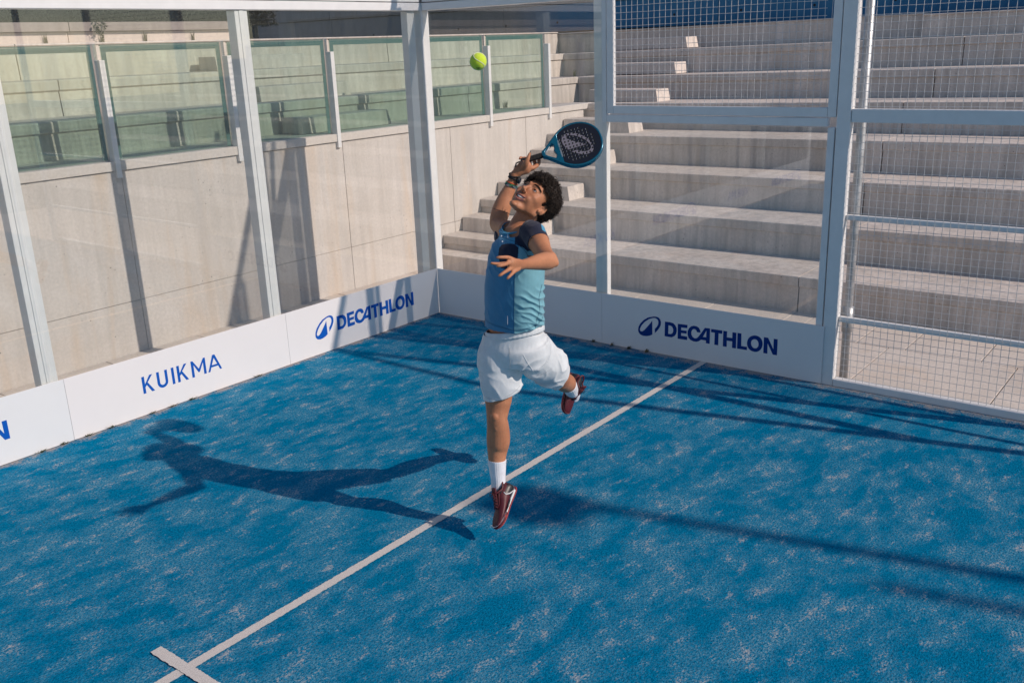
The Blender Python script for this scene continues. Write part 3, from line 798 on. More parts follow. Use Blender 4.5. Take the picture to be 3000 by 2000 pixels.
RG = {'leg_front':[[-0.1044,0.02,1.0627,0.0618,0.0618],[-0.1142,0.02,0.9807,0.0767,0.0806],[-0.1194,0.01,0.8805,0.0789,0.0828],[-0.1234,0.0,0.7873,0.0755,0.0755],[-0.1277,-0.005,0.7403,0.0664,0.0697],[-0.1323,-0.015,0.6984,0.0591,0.065],[-0.1346,-0.02,0.6709,0.0563,0.0631],[-0.1319,-0.015,0.6324,0.0593,0.0622],[-0.1319,0.0,0.5795,0.0634,0.071],[-0.1341,0.01,0.5283,0.0642,0.0739],[-0.1395,0.01,0.4879,0.0582,0.0652],[-0.1433,0.0,0.4519,0.0516,0.0558],[-0.1452,-0.01,0.4157,0.0469,0.0493],[-0.1442,-0.015,0.3634,0.0405,0.0425],[-0.1428,-0.02,0.3178,0.0349,0.0384],[-0.1419,-0.02,0.2626,0.034,0.0391]],'leg_rear':[[0.0263,0.03,1.0821,0.0727,0.0727],[0.0707,0.08,1.0164,0.0848,0.0848],[0.1434,0.17,0.9137,0.0792,0.0792],[0.2052,0.24,0.8298,0.0671,0.0671],[0.2251,0.29,0.7746,0.0563,0.0563],[0.2398,0.34,0.7443,0.053,0.053],[0.2562,0.42,0.7092,0.0578,0.0578],[0.2712,0.49,0.6776,0.0545,0.0545],[0.2858,0.56,0.6393,0.043,0.043],[0.3025,0.63,0.5875,0.0353,0.0353],[0.3145,0.67,0.5463,0.0335,0.0335]],'torso':[[-0.0266,0.03,1.0567,0.1275,0.1148],[-0.0241,0.02,1.1278,0.1448,0.1101],[-0.0245,0.012,1.1707,0.1497,0.1137],[-0.0233,0.01,1.2048,0.1511,0.1148],[-0.0225,-0.0,1.2808,0.1376,0.1032],[-0.0192,-0.0,1.3729,0.1457,0.1093],[-0.0023,0.01,1.4741,0.1486,0.1189],[0.0102,0.03,1.5595,0.1414,0.1131],[0.022,0.05,1.6255,0.1272,0.1018],[0.0172,0.06,1.6684,0.0883,0.0794]],'neck':[[0.0171,0.08,1.656,0.0816,0.0816],[0.0244,0.07,1.6878,0.0654,0.0654],[0.0404,0.075,1.7214,0.0582,0.0582],[0.06,0.08,1.7522,0.0564,0.0564],[0.0807,0.085,1.778,0.0564,0.0564],[0.0937,0.08,1.8031,0.0527,0.0527]],'arm_r':[[0.0129,0.07,1.6346,0.0532,0.0532],[-0.0376,0.14,1.6667,0.0502,0.0502],[-0.0663,0.22,1.6668,0.0464,0.0464],[-0.0943,0.3,1.6712,0.0434,0.0434],[-0.0913,0.33,1.6932,0.0483,0.0483],[-0.0777,0.35,1.7338,0.0502,0.0502],[-0.0616,0.36,1.7735,0.0474,0.0474],[-0.0445,0.37,1.8131,0.0409,0.0409],[-0.0271,0.375,1.8481,0.0343,0.0343],[-0.0103,0.378,1.8808,0.0293,0.0258],[0.0087,0.378,1.9301,0.0268,0.0228]],'palm_r':[[0.0069,0.378,1.9253,0.0249,0.02],[0.0291,0.375,1.9461,0.0304,0.0213],[0.0492,0.375,1.9585,0.0369,0.0221],[0.0676,0.375,1.9676,0.0387,0.0232],[0.0828,0.378,1.9765,0.0276,0.0193]],'fr_thumb':[[0.0526,0.365,1.9645,0.0184,0.0184],[0.0671,0.345,1.9875,0.0165,0.0165],[0.0767,0.34,2.0087,0.012,0.012],[0.0847,0.345,2.0272,0.0095,0.0095],[0.0906,0.35,2.0417,0.0073,0.0073]],'fr_index':[[0.0807,0.375,1.9639,0.0166,0.0166],[0.0987,0.38,1.9594,0.0129,0.0129],[0.1224,0.4,1.9659,0.0118,0.0118],[0.1393,0.435,1.9775,0.0108,0.0108],[0.1403,0.453,1.9984,0.0097,0.0097],[0.1307,0.44,2.0232,0.0078,0.0078]],'fr_middle':[[0.0772,0.38,1.9569,0.0166,0.0166],[0.0972,0.4,1.9504,0.013,0.013],[0.1164,0.435,1.9602,0.0116,0.0116],[0.1175,0.46,1.9819,0.0105,0.0105],[0.1097,0.455,2.0026,0.0086,0.0086],[0.1047,0.44,2.0126,0.0074,0.0074]],'fr_ring':[[0.0689,0.385,1.9533,0.0157,0.0157],[0.0858,0.42,1.9483,0.0126,0.0126],[0.092,0.46,1.9663,0.0112,0.0112],[0.0812,0.475,1.9898,0.0101,0.0101],[0.0632,0.46,2.0053,0.0093,0.0093],[0.0562,0.435,2.0035,0.0078,0.0078]],'fr_little':[[0.0558,0.39,1.9531,0.0139,0.0139],[0.0679,0.435,1.9553,0.0112,0.0112],[0.0672,0.465,1.9732,0.0101,0.0101],[0.0546,0.47,1.9946,0.009,0.009],[0.0424,0.455,2.0091,0.008,0.008],[0.0355,0.435,2.0042,0.0069,0.0069]],'arm_l':[[0.0698,0.0,1.6655,0.0628,0.0628],[0.0937,-0.06,1.6701,0.062,0.062],[0.1161,-0.13,1.6522,0.0544,0.0517],[0.1303,-0.21,1.6303,0.0461,0.0438],[0.1468,-0.28,1.6156,0.0413,0.0393],[0.1666,-0.335,1.6062,0.0392,0.0353],[0.145,-0.365,1.6109,0.0447,0.0402],[0.1216,-0.41,1.62,0.0418,0.0376],[0.0867,-0.475,1.6304,0.0349,0.0307],[0.0546,-0.545,1.6419,0.0273,0.0232],[0.0321,-0.59,1.6503,0.0239,0.0172]],'palm_l':[[0.0355,-0.585,1.649,0.0224,0.0168],[0.0201,-0.615,1.6538,0.0261,0.0156],[0.0034,-0.645,1.6612,0.0305,0.0152],[-0.0132,-0.67,1.6683,0.0295,0.0142],[-0.023,-0.685,1.6738,0.0241,0.0121]],'fl_1':[[-0.0027,-0.655,1.6817,0.0121,0.0121],[-0.0237,-0.68,1.6999,0.0105,0.0105],[-0.0382,-0.7,1.7091,0.009,0.009],[-0.0576,-0.72,1.7141,0.0081,0.0081],[-0.0732,-0.725,1.715,0.0073,0.0073],[-0.0799,-0.722,1.7142,0.0063,0.0063]],'fl_2':[[-0.0064,-0.66,1.671,0.0129,0.0129],[-0.0293,-0.69,1.682,0.0111,0.0111],[-0.0457,-0.72,1.6825,0.0093,0.0093],[-0.0618,-0.745,1.6837,0.0083,0.0083],[-0.0741,-0.75,1.6828,0.0077,0.0077],[-0.0791,-0.748,1.6817,0.0068,0.0068]],'fl_3':[[-0.0036,-0.655,1.6543,0.0129,0.0129],[-0.0237,-0.685,1.655,0.0106,0.0106],[-0.0386,-0.71,1.6512,0.009,0.009],[-0.0535,-0.73,1.647,0.0082,0.0082],[-0.0686,-0.74,1.6389,0.0075,0.0075],[-0.0737,-0.738,1.6361,0.0066,0.0066]],'fl_4':[[0.0129,-0.635,1.6422,0.0122,0.0122],[-0.0042,-0.67,1.6389,0.0094,0.0094],[-0.0178,-0.69,1.6312,0.0085,0.0085],[-0.0297,-0.705,1.6232,0.0075,0.0075],[-0.0366,-0.71,1.617,0.0068,0.0068],[-0.0384,-0.708,1.614,0.006,0.006]],'fl_thumb':[[0.0137,-0.615,1.6636,0.0138,0.0138],[-0.0168,-0.615,1.6646,0.0123,0.0123],[-0.0473,-0.62,1.6634,0.0098,0.0098],[-0.0742,-0.63,1.6649,0.0086,0.0086],[-0.0975,-0.64,1.6694,0.0075,0.0075],[-0.1091,-0.642,1.672,0.0061,0.0061]],'shirt':[[-0.025,0.01,1.176,0.1658,0.1326],[-0.0239,0.01,1.2048,0.1664,0.1298],[-0.0227,0.0,1.2742,0.1645,0.1283],[-0.0205,-0.0,1.373,0.1653,0.1289],[-0.0076,0.005,1.4689,0.1627,0.1301],[0.0045,0.02,1.5426,0.1554,0.1305],[0.017,0.04,1.6085,0.1412,0.12],[0.0197,0.055,1.6502,0.1165,0.0991],[0.0094,0.07,1.6796,0.0884,0.0796]],'sleeve_l':[[0.0448,0.03,1.6542,0.0703,0.0703],[0.0792,-0.03,1.6835,0.0728,0.0728],[0.0996,-0.08,1.6738,0.0652,0.0652],[0.116,-0.13,1.6492,0.0613,0.0613]],'sleeve_r':[[0.0129,0.07,1.6346,0.0674,0.0674],[-0.0321,0.15,1.6269,0.063,0.063],[-0.0686,0.22,1.6209,0.0603,0.0603]],'collar':[[0.0042,0.06,1.6561,0.0989,0.0989],[0.0018,0.062,1.6782,0.0847,0.0847],[0.0038,0.055,1.7017,0.0739,0.0739]],'waist':[[-0.0211,0.01,1.1745,0.1586,0.1237],[-0.025,0.01,1.1376,0.1643,0.1315],[-0.025,0.015,1.1023,0.183,0.15],[-0.0187,0.02,1.0596,0.1945,0.1556],[-0.0185,0.03,1.0084,0.1827,0.1462]],'short_front':[[-0.0965,0.02,1.0964,0.1016,0.1016],[-0.1124,0.015,1.0236,0.1165,0.1165],[-0.109,0.01,0.9426,0.117,0.117],[-0.1053,0.0,0.8697,0.1154,0.1131],[-0.1042,0.0,0.8138,0.1048,0.1027],[-0.1042,0.0,0.7647,0.1014,0.0994]],'short_rear':[[0.039,0.03,1.0749,0.1128,0.1128],[0.0769,0.08,1.0023,0.1217,0.1217],[0.1295,0.14,0.9314,0.1124,0.1124],[0.1738,0.2,0.8701,0.1026,0.1026],[0.2119,0.245,0.8132,0.0826,0.0826],[0.2475,0.29,0.7629,0.0719,0.0719]],'sock_front':[[-0.1441,-0.008,0.4284,0.0503,0.0513],[-0.1449,-0.01,0.4089,0.0492,0.0502],[-0.1442,-0.015,0.3634,0.0448,0.047],[-0.1428,-0.02,0.3178,0.0402,0.0442],[-0.1429,-0.02,0.2696,0.0397,0.0457],[-0.1399,-0.02,0.2348,0.0369,0.0443],[-0.1312,-0.02,0.1998,0.0342,0.041],[-0.122,-0.03,0.1767,0.0303,0.0334]],'sock_rear':[[0.2831,0.545,0.6471,0.048,0.048],[0.2914,0.58,0.6224,0.0453,0.0453],[0.3047,0.635,0.5782,0.0416,0.0416],[0.3203,0.675,0.5442,0.0399,0.0399],[0.3169,0.7,0.5013,0.0359,0.0359]]}
PT = {'front_heel': [-0.055, -0.01, 0.2546], 'front_toe': [-0.1549, -0.165, 0.0843], 'rear_heel': [0.3047, 0.735, 0.649], 'rear_toe': [0.2592, 0.64, 0.428], 'racket_butt': [0.054, 0.405, 1.9955], 'racket_throat': [0.1522, 0.415, 2.0129], 'racket_tip': [0.4732, 0.43, 2.0981], 'strap_a': [0.0307, 0.39, 1.9932], 'strap_b': [0.0054, 0.36, 1.9749], 'hem_front': [-0.0977, 0.0, 0.8115], 'hem_rear': [0.2202, 0.25, 0.8039], 'watch': [0.0338, 0.445, 1.9272], 'head': [0.0874, 0.075, 1.8261], 'head_axes': [[0.6796, -0.6491, -0.3415], [-0.1865, -0.6029, 0.776], [0.7096, 0.4635, 0.5308]], 'cam_right': [0.9993391161594143, 0.002386275247615921, -0.036271705283363556], 'cam_fwd': [-0.013141129699052179, 0.9540716230706725, -0.29929024167440715], 'cam_up': [0.03389161583567915, 0.2995690967735741, 0.9534724509047504], 'seam': [(-0.0236, 1.1935), (-0.0183, 1.3424), (-0.0133, 1.4316), (-0.0113, 1.4884), (0.0101, 1.5754), (0.0149, 1.6249)], 'chest_patch': [(-0.0908, 1.5768), (-0.085, 1.614), (-0.0703, 1.6321), (-0.0394, 1.6409), (-0.0059, 1.6397), (0.0143, 1.6241), (0.0107, 1.5919), (0.0048, 1.5609), (-0.0103, 1.5175), (-0.0778, 1.5199)], 'sleeve_navy': [(-0.0047, 1.6391), (-0.0007, 1.6852), (0.0154, 1.7277), (0.0346, 1.7575), (0.0597, 1.7871), (0.12, 1.7849), (0.1281, 1.7481), (0.1351, 1.7142), (0.1571, 1.698), (0.1897, 1.6661), (0.1885, 1.6104), (0.057, 1.6058), (0.0423, 1.6219), (0.0182, 1.632)], 'seam_back': [(0.087, 1.1975), (0.0922, 1.2466), (0.1124, 1.2916), (0.1093, 1.3631), (0.1267, 1.4268)], 'hem_stitch': [(-0.1803, 1.2262), (-0.1213, 1.2149), (-0.0589, 1.2061), (-0.0232, 1.2049), (0.0163, 1.2054), (0.0603, 1.2117), (0.1045, 1.2252), (0.1332, 1.2469)], 'hem_stitch2': [(-0.1769, 1.2313), (-0.121, 1.2201), (-0.0587, 1.2114), (-0.0231, 1.2101), (0.0164, 1.2107), (0.0605, 1.2169), (0.1046, 1.2304), (0.1302, 1.2516)], 'zip': [(-0.0407, 1.6867), (-0.0379, 1.665)], 'yoke': [(-0.0902, 1.6669), (-0.0538, 1.6625), (-0.0055, 1.6515), (0.042, 1.6144), (0.0653, 1.5775)], 'print_mark': [(-0.0536, 1.2796), (-0.0554, 1.2322)], 'short_seam1': [(0.0186, 1.0737), (0.0394, 1.0294), (0.0666, 0.9778), (0.0879, 0.9363)], 'short_seam2': [(-0.0514, 1.1096), (-0.0507, 1.0595), (-0.0465, 1.0021)], 'short_seam3': [(0.0889, 0.9079), (0.1317, 0.9223), (0.1679, 0.9376)], 'short_hem': [(-0.1963, 0.822), (-0.1523, 0.8149), (-0.1001, 0.82), (-0.0471, 0.8444), (-0.0041, 0.8691)], 'sleeve_edge': [(-0.0021, 1.6606), (0.0034, 1.6974), (0.0217, 1.7336), (0.0469, 1.7632)]}

# ================================================================ PERSON
def V(*a): return Vector(a)
AXX, AXY, AXZ = V(1, 0, 0), V(0, 1, 0), V(0, 0, 1)
def cat_rom(p0, p1, p2, p3, t):
    return 0.5*((2*p1)+(-p0+p2)*t+(2*p0-5*p1+4*p2-p3)*t*t+(-p0+3*p1-3*p2+p3)*t*t*t)
def loft(bm, rings, n=20, sub=4, hint=None, e=2.0, yaw=None, capround=True):
    """rings (x,y,z,ra,rb); ra across the view, rb along hint. Closed at both ends."""
    R = [np.array(r, float) for r in rings]
    R2 = [2*R[0]-R[1]]+R+[2*R[-1]-R[-2]]
    out = []
    for i in range(1, len(R2)-2):
        for s_ in range(sub):
            out.append(cat_rom(R2[i-1], R2[i], R2[i+1], R2[i+2], s_/sub))
    out.append(R[-1])
    hint = hint or AXY
    cs = [V(*o[:3]) for o in out]
    vr = []
    for i, o in enumerate(out):
        t = (cs[min(i+1, len(cs)-1)]-cs[max(i-1, 0)]).normalized()
        if yaw is not None:
            y_ = yaw if not callable(yaw) else yaw(i/(len(out)-1))
            a = V(math.cos(y_), -math.sin(y_), 0); b = V(math.sin(y_), math.cos(y_), 0)
            a = (a-t*a.dot(t)).normalized(); b = t.cross(a).normalized()
        else:
            b = (hint-t*hint.dot(t)).normalized(); a = t.cross(b).normalized()
        ra, rb = max(o[3], .001), max(o[4], .001)
        ring = []
        for k in range(n):
            th = 2*math.pi*k/n
            c_, s_ = math.cos(th), math.sin(th)
            ring.append(bm.verts.new(cs[i]+a*(abs(c_)**(2/e)*math.copysign(1, c_)*ra)+b*(abs(s_)**(2/e)*math.copysign(1, s_)*rb)))
        vr.append(ring)
    for a, b in zip(vr[:-1], vr[1:]):
        for k in range(n): bm.faces.new((a[k], a[(k+1) % n], b[(k+1) % n], b[k]))
    for ring, sgn, i in ((vr[0], -1, 0), (vr[-1], 1, -1)):
        c_ = sum((v.co for v in ring), V(0, 0, 0))/n
        t = (cs[1]-cs[0]).normalized() if i == 0 else (cs[-1]-cs[-2]).normalized()
        rr_ = min(out[i][3], out[i][4])
        if capround:
            prev = ring
            for al in (35, 65):
                al = math.radians(al)
                cur = [bm.verts.new(c_+(v.co-c_)*math.cos(al)+t*sgn*rr_*math.sin(al)*.8) for v in ring]
                for k in range(n): bm.faces.new((prev[k], prev[(k+1) % n], cur[(k+1) % n], cur[k]))
                prev = cur
            tip = bm.verts.new(c_+t*sgn*rr_*.8)
        else:
            prev = ring; tip = bm.verts.new(c_)
        for k in range(n): bm.faces.new((prev[k], prev[(k+1) % n], tip))
    return out, cs

def ellipsoid(bm, c, r, axes=None, sub=3):
    axes = axes or (AXX, AXY, AXZ)
    g = bmesh.ops.create_icosphere(bm, subdivisions=sub, radius=1.0)
    for v in g['verts']:
        p = v.co.copy(); v.co = Vector(c)+axes[0]*p.x*r[0]+axes[1]*p.y*r[1]+axes[2]*p.z*r[2]

def remesh(bm, voxel, name):
    bmesh.ops.recalc_face_normals(bm, faces=bm.faces)
    me = bpy.data.meshes.new(name+'_tmp'); bm.to_mesh(me); bm.free()
    o = bpy.data.objects.new('tmp', me); COL.objects.link(o)
    md = o.modifiers.new('r', 'REMESH'); md.mode = 'VOXEL'; md.voxel_size = voxel; md.use_smooth_shade = True
    dg = bpy.context.evaluated_depsgraph_get(); dg.update()
    out = bpy.data.meshes.new_from_object(o.evaluated_get(dg))
    bpy.data.objects.remove(o); out.name = name
    return out
def get_co(me):
    a = np.empty(len(me.vertices)*3, np.float32); me.vertices.foreach_get('co', a); return a.reshape(-1, 3).astype(float)
def set_co(me, co): me.vertices.foreach_set('co', co.astype(np.float32).ravel()); me.update()
def get_no(me):
    a = np.empty(len(me.vertices)*3, np.float32); me.vertices.foreach_get('normal', a); return a.reshape(-1, 3).astype(float)
def smooth_np(me, it, fac=0.5, mask=None):
    e = np.empty(len(me.edges)*2, np.int32); me.edges.foreach_get('vertices', e); e = e.reshape(-1, 2)
    co = get_co(me); n = len(co)
    cnt = np.bincount(e.ravel(), minlength=n).astype(float)[:, None]
    for _ in range(it):
        s_ = np.zeros_like(co)
        for c in range(3):
            s_[:, c] = np.bincount(e[:, 0], co[e[:, 1], c], n)+np.bincount(e[:, 1], co[e[:, 0], c], n)
        d = (s_/np.maximum(cnt, 1)-co)*fac
        if mask is not None: d *= mask[:, None]
        co = co+d
    set_co(me, co)
def face_centers(me):
    a = np.empty(len(me.polygons)*3, np.float32); me.polygons.foreach_get('center', a); return a.reshape(-1, 3).astype(float)
# cheap vector noise for numpy arrays
_rs = np.random.RandomState(5); _TAB = _rs.rand(64, 64, 64)*2-1
def vnoise(p):
    i = np.floor(p).astype(int); f = p-i; f = f*f*(3-2*f); r = 0
    for dx in (0, 1):
        for dy in (0, 1):
            for dz in (0, 1):
                w_ = (f[:, 0] if dx else 1-f[:, 0])*(f[:, 1] if dy else 1-f[:, 1])*(f[:, 2] if dz else 1-f[:, 2])
                r = r+w_*_TAB[(i[:, 0]+dx) & 63, (i[:, 1]+dy) & 63, (i[:, 2]+dz) & 63]
    return r

PER = empty('person', (3.12, 3.48, 0.0), math.radians(127.810), 'young man with curly dark hair leaping to hit a ball, blue shirt and white shorts', 'person')
HC = V(*PT['head']); HL, HF, HU = [V(*a) for a in PT['head_axes']]
HS = 1.08

# ---- head as a distance field -----------------------------------
def sdf_head():
    st_ = 0.0022
    xs_ = np.arange(-0.105, 0.105, st_); ysf = np.arange(-0.125, 0.150, st_); zs = np.arange(-0.135, 0.145, st_)
    X, Y, Z = np.meshgrid(xs_, ysf, zs, indexing='ij')
    A = np.abs(X)
    def ell(cx, cy, cz, rx, ry, rz, sym=False):
        x = (A if sym else X)-cx
        k0 = np.sqrt((x/rx)**2+((Y-cy)/ry)**2+((Z-cz)/rz)**2)
        k1 = np.sqrt((x/rx**2)**2+((Y-cy)/ry**2)**2+((Z-cz)/rz**2)**2)+1e-9
        return k0*(k0-1)/k1
    def cap(a, b, ra, rb, sym=False):
        x = A if sym else X
        ax, ay, az = a; bx, by, bz = b
        d = np.array([bx-ax, by-ay, bz-az]); l2 = (d**2).sum()
        h = np.clip(((x-ax)*d[0]+(Y-ay)*d[1]+(Z-az)*d[2])/l2, 0, 1)
        return np.sqrt((x-ax-h*d[0])**2+(Y-ay-h*d[1])**2+(Z-az-h*d[2])**2)-(ra+(rb-ra)*h)
    def sm(a, b, k):
        h = np.clip(0.5+0.5*(b-a)/k, 0, 1); return b*(1-h)+a*h-k*h*(1-h)
    def ss(a, b, k): return -sm(-a, b, k)
    d = ell(0, -.020, .045, .074, .094, .080)
    d = sm(d, ell(0, .030, .015, .061, .060, .070), .03)
    d = sm(d, ell(0, .036, -.035, .048, .050, .060), .026)
    d = sm(d, ell(0, .058, -.086, .024, .026, .020), .022)
    d = sm(d, cap((.052, -.004, -.046), (.018, .068, -.096), .012, .011, True), .014)
    d = sm(d, cap((.056, -.008, -.048), (.058, -.008, -.010), .014, .016, True), .02)
    d = sm(d, ell(.044, .060, -.012, .020, .020, .015, True), .018)       # cheekbone
    d = sm(d, ell(.030, .073, -.036, .015, .015, .014, True), .014)       # cheek raised by the smile
    d = sm(d, cap((.014, .088, .034), (.046, .068, .032), .0085, .006, True), .012)  # brow
    d = ss(d, ell(.032, .098, .014, .018, .016, .0115, True), .010)       # sockets
    d = sm(d, cap((0, .086, .026), (0, .103, -.004), .0075, .0085), .010)  # nose bridge
    d = sm(d, ell(0, .109, -.018, .0105, .013, .0100), .007)
    d = sm(d, ell(.0110, .100, -.024, .0060, .0095, .0068, True), .005)    # wings
    d = ss(d, ell(.0065, .104, -.0335, .0042, .006, .0045, True), .002)   # nostrils
    d = sm(d, ell(0, .082, -.052, .030, .016, .014), .012)                # muzzle
    d = sm(d, ell(.044, .036, -.036, .014, .030, .034, True), .022)
    d = sm(d, ell(.052, .036, .004, .012, .026, .026, True), .018)
    # lips follow a smiling arc
    for i in range(9):
        a = -1+2*i/8; x0 = .029*a
        zz = .009*a*a; yy = -.016*a*a
        d = sm(d, ell(x0, .0925+yy, -.0475+zz*.85, .0062, .0050, .0032), .004)
        d = sm(d, ell(x0*.92, .0885+yy, -.0690+zz*1.55, .0062, .0052, .0036*(1-.35*a*a)), .004)
    for i in range(9):
        a = -1+2*i/8; x0 = .0245*a; zz = .0085*a*a; yy = -.015*a*a
        d = ss(d, ell(x0, .098+yy, -.0580+zz*1.1, .0055, .0160, .0072*(1-.66*a*a)), .0015)
    # smile fold
    d = ss(d, cap((.019, .100, -.028), (.037, .084, -.056), .0032, .0026, True), .005)
    d = sm(d, ell(.0, .083, -.101, .015, .011, .011), .010)
    # eye lids
    ld = ell(.0325, .0755, .0145, .0150, .0135, .0125, True)
    sl = ell(.0330, .0900, .0135, .0122, .0140, .0042, True)
    ld = ss(ld, sl, .0015)
    d = sm(d, ld, .004)
    # ears
    e = ell(.0790, -.012, .000, .0075, .0200, .0330, True)
    e = ss(e, ell(.0860, -.008, .006, .0065, .0110, .0190, True), .004)
    e = ss(e, ell(.0830, .004, -.006, .0060, .0060, .0070, True), .003)
    e = sm(e, ell(.0755, .004, -.026, .0060, .0085, .0090, True), .006)
    d = sm(d, e, .006)
    return xs_, ysf, zs, d
def surface_nets(xs_, ys_, zs, d):
    s_ = d < 0
    nx, ny, nz = d.shape
    c = np.stack([s_[i:nx-1+i, j:ny-1+j, k:nz-1+k] for i in (0, 1) for j in (0, 1) for k in (0, 1)])
    act = c.any(0) & ~c.all(0)
    idx = -np.ones(act.shape, int); ii = np.argwhere(act); idx[act] = np.arange(len(ii))
    pos = np.zeros((len(ii), 3)); cnt = np.zeros(len(ii))
    corners = [(i, j, k) for i in (0, 1) for j in (0, 1) for k in (0, 1)]
    for a in corners:
        for ax in range(3):
            if a[ax] == 0:
                b = list(a); b[ax] = 1
                da = d[ii[:, 0]+a[0], ii[:, 1]+a[1], ii[:, 2]+a[2]]; db = d[ii[:, 0]+b[0], ii[:, 1]+b[1], ii[:, 2]+b[2]]
                m_ = (da < 0) != (db < 0); t = np.where(m_, da/np.where(m_, da-db, 1), 0)
                for q_ in range(3): pos[:, q_] += np.where(m_, a[q_]+(b[q_]-a[q_])*t, 0)
                cnt += m_
    pos = pos/np.maximum(cnt, 1)[:, None]+ii
    st_ = xs_[1]-xs_[0]
    P = pos*st_+np.array([xs_[0], ys_[0], zs[0]])
    F = []
    for ax in range(3):
        o1, o2 = [(1, 2), (2, 0), (0, 1)][ax]
        sl0 = [slice(1, -1)]*3; sl0[ax] = slice(0, -1)
        a = s_[:-1, :-1, :-1]
        sh = [slice(0, nx-1), slice(0, ny-1), slice(0, nz-1)]; sh[ax] = slice(1, [nx, ny, nz][ax])
        b = s_[tuple(sh)]
        cr_ = np.argwhere(a != b)
        cr_ = cr_[(cr_[:, o1] > 0) & (cr_[:, o2] > 0)]
        e1 = np.zeros(3, int); e1[o1] = 1; e2 = np.zeros(3, int); e2[o2] = 1
        q0 = idx[tuple(cr_.T)]; q1 = idx[tuple((cr_-e1).T)]; q2 = idx[tuple((cr_-e1-e2).T)]; q3 = idx[tuple((cr_-e2).T)]
        inside = a[tuple(cr_.T)]
        f1 = np.stack([q0, q1, q2, q3], 1); f2 = f1[:, ::-1]
        F.append(np.where(inside[:, None], f1, f2))
    return P, np.concatenate(F)
def head_to_body(P):
    A_ = np.array([list(HL), list(HF), list(HU)])*HS
    return P@A_+np.array(list(HC))
HP, HFc = surface_nets(*sdf_head())
HPb = head_to_body(HP)

bm = bmesh.new()
loft(bm, RG['torso'], 28, 4, yaw=math.radians(42))
loft(bm, RG['neck'], 24, 4)
for k in ('leg_front', 'leg_rear'): loft(bm, RG[k], 24, 4)
for k in ('arm_r', 'arm_l'): loft(bm, RG[k], 24, 4)
for k in ('palm_r', 'palm_l'): loft(bm, RG[k], 20, 4)
for k in ('fr_thumb', 'fr_index', 'fr_middle', 'fr_ring', 'fr_little', 'fl_1', 'fl_2', 'fl_3', 'fl_4', 'fl_thumb'):
    loft(bm, RG[k], 14, 3)
# shoulder, hip, knee and calf masses
def at(chain, i): return V(*RG[chain][i][:3])
ellipsoid(bm, at('arm_l', 1), (.060, .060, .058)); ellipsoid(bm, at('arm_r', 1), (.058, .058, .055))
ellipsoid(bm, at('leg_front', 5)+V(-.010, -.046, .004), (.026, .026, .030))
ellipsoid(bm, at('leg_front', 7)+V(-.010, -.050, .010), (.015, .016, .022))
ellipsoid(bm, at('leg_front', 3)+V(.026, -.034, .03), (.030, .034, .060))
ellipsoid(bm, at('leg_front', 8)+V(.010, .022, -.01), (.048, .042, .085))
ellipsoid(bm, at('leg_rear', 4)+V(0.0, -.01, -.012), (.044, .044, .044))
ellipsoid(bm, at('arm_l', 5)+V(.018, .0, -.012), (.022, .026, .022))
ellipsoid(bm, at('arm_r', 3)+V(-.008, .0, -.012), (.03, .03, .03))
ellipsoid(bm, at('leg_front', 9)+V(.026, -.014, .0), (.034, .036, .070))
ellipsoid(bm, at('leg_front', 4)+V(-.026, -.036, .05), (.026, .030, .055))
# throat and tendons
for p_, r_ in ((at('neck', 2)+V(-.022, -.036, .0), .014),):
    ellipsoid(bm, p_, (r_, r_, r_*1.6), sub=2)
tmp = bpy.data.meshes.new('h')
tmp.from_pydata([tuple(p) for p in HPb], [], [tuple(int(i) for i in f) for f in HFc])
bm.from_mesh(tmp); bpy.data.meshes.remove(tmp)
body_me = remesh(bm, 0.0028, 'body')
co = get_co(body_me)
hl = (co-np.array(list(HC)))@np.array([list(HL), list(HF), list(HU)]).T/HS
inhead = (np.abs(hl[:, 0]) < .11) & (hl[:, 1] > -.02) & (hl[:, 1] < .14) & (hl[:, 2] > -.10) & (hl[:, 2] < .14)
smooth_np(body_me, 6, 0.6, np.where(inhead, 0.0, 1.0))
smooth_np(body_me, 1, 0.4, np.where(inhead, 1.0, 0.0))

def skin_mat():
    w = NT('tanned skin'); co_ = w.coord(); n1 = w.noise(co_, 7, 5, 0.6); n2 = w.noise(co_, 120, 4, 0.7)
    c = w.mix(w.ramp(n1, ((0.3, 0), (0.72, 1))), (0.38, 0.150, 0.072), (0.54, 0.235, 0.120))
    c = w.mix(w.ramp(n2, ((0.35, 0.30), (0.6, 0.0))), c, (0.30, 0.12, 0.065))
    w.color(c)
    w.bump(w.math('ADD', n2, w.math('MULTIPLY', n1, 1.5)), 0.25, 0.002)
    w.set(Roughness=w.ramp(n1, ((0.3, 0.52), (0.7, 0.62)))); w.b.inputs['Specular IOR Level'].default_value = 0.45
    w.b.inputs['Subsurface Weight'].default_value = 0.08
    w.b.inputs['Subsurface Radius'].default_value = (0.012, 0.004, 0.002)
    w.b.inputs['Subsurface Scale'].default_value = 1.0
    return w.m
M['skin'] = skin_mat()
M['lips'] = simple('lips', (0.38, 0.145, 0.11), 0.5, var=0.1)
M['mouth'] = simple('mouth inside', (0.05, 0.012, 0.01), 0.6)
M['stubble'] = simple('shaved jaw skin', (0.33, 0.155, 0.088), 0.6, var=0.15, scale=200)
body = link_mesh('body', body_me, [M['skin'], M['lips'], M['mouth'], M['stubble']], PER)
fc = face_centers(body_me)
hf = (fc-np.array(list(HC)))@np.array([list(HL), list(HF), list(HU)]).T/HS
ax_ = hf[:, 0]; a2 = (ax_/.029)**2
mi = np.zeros(len(fc), np.int32)
up_l = (np.abs(ax_) < .031) & (hf[:, 1] > .060) & (hf[:, 2] > -.0540+.007*a2) & (hf[:, 2] < -.0445+.0068*a2)
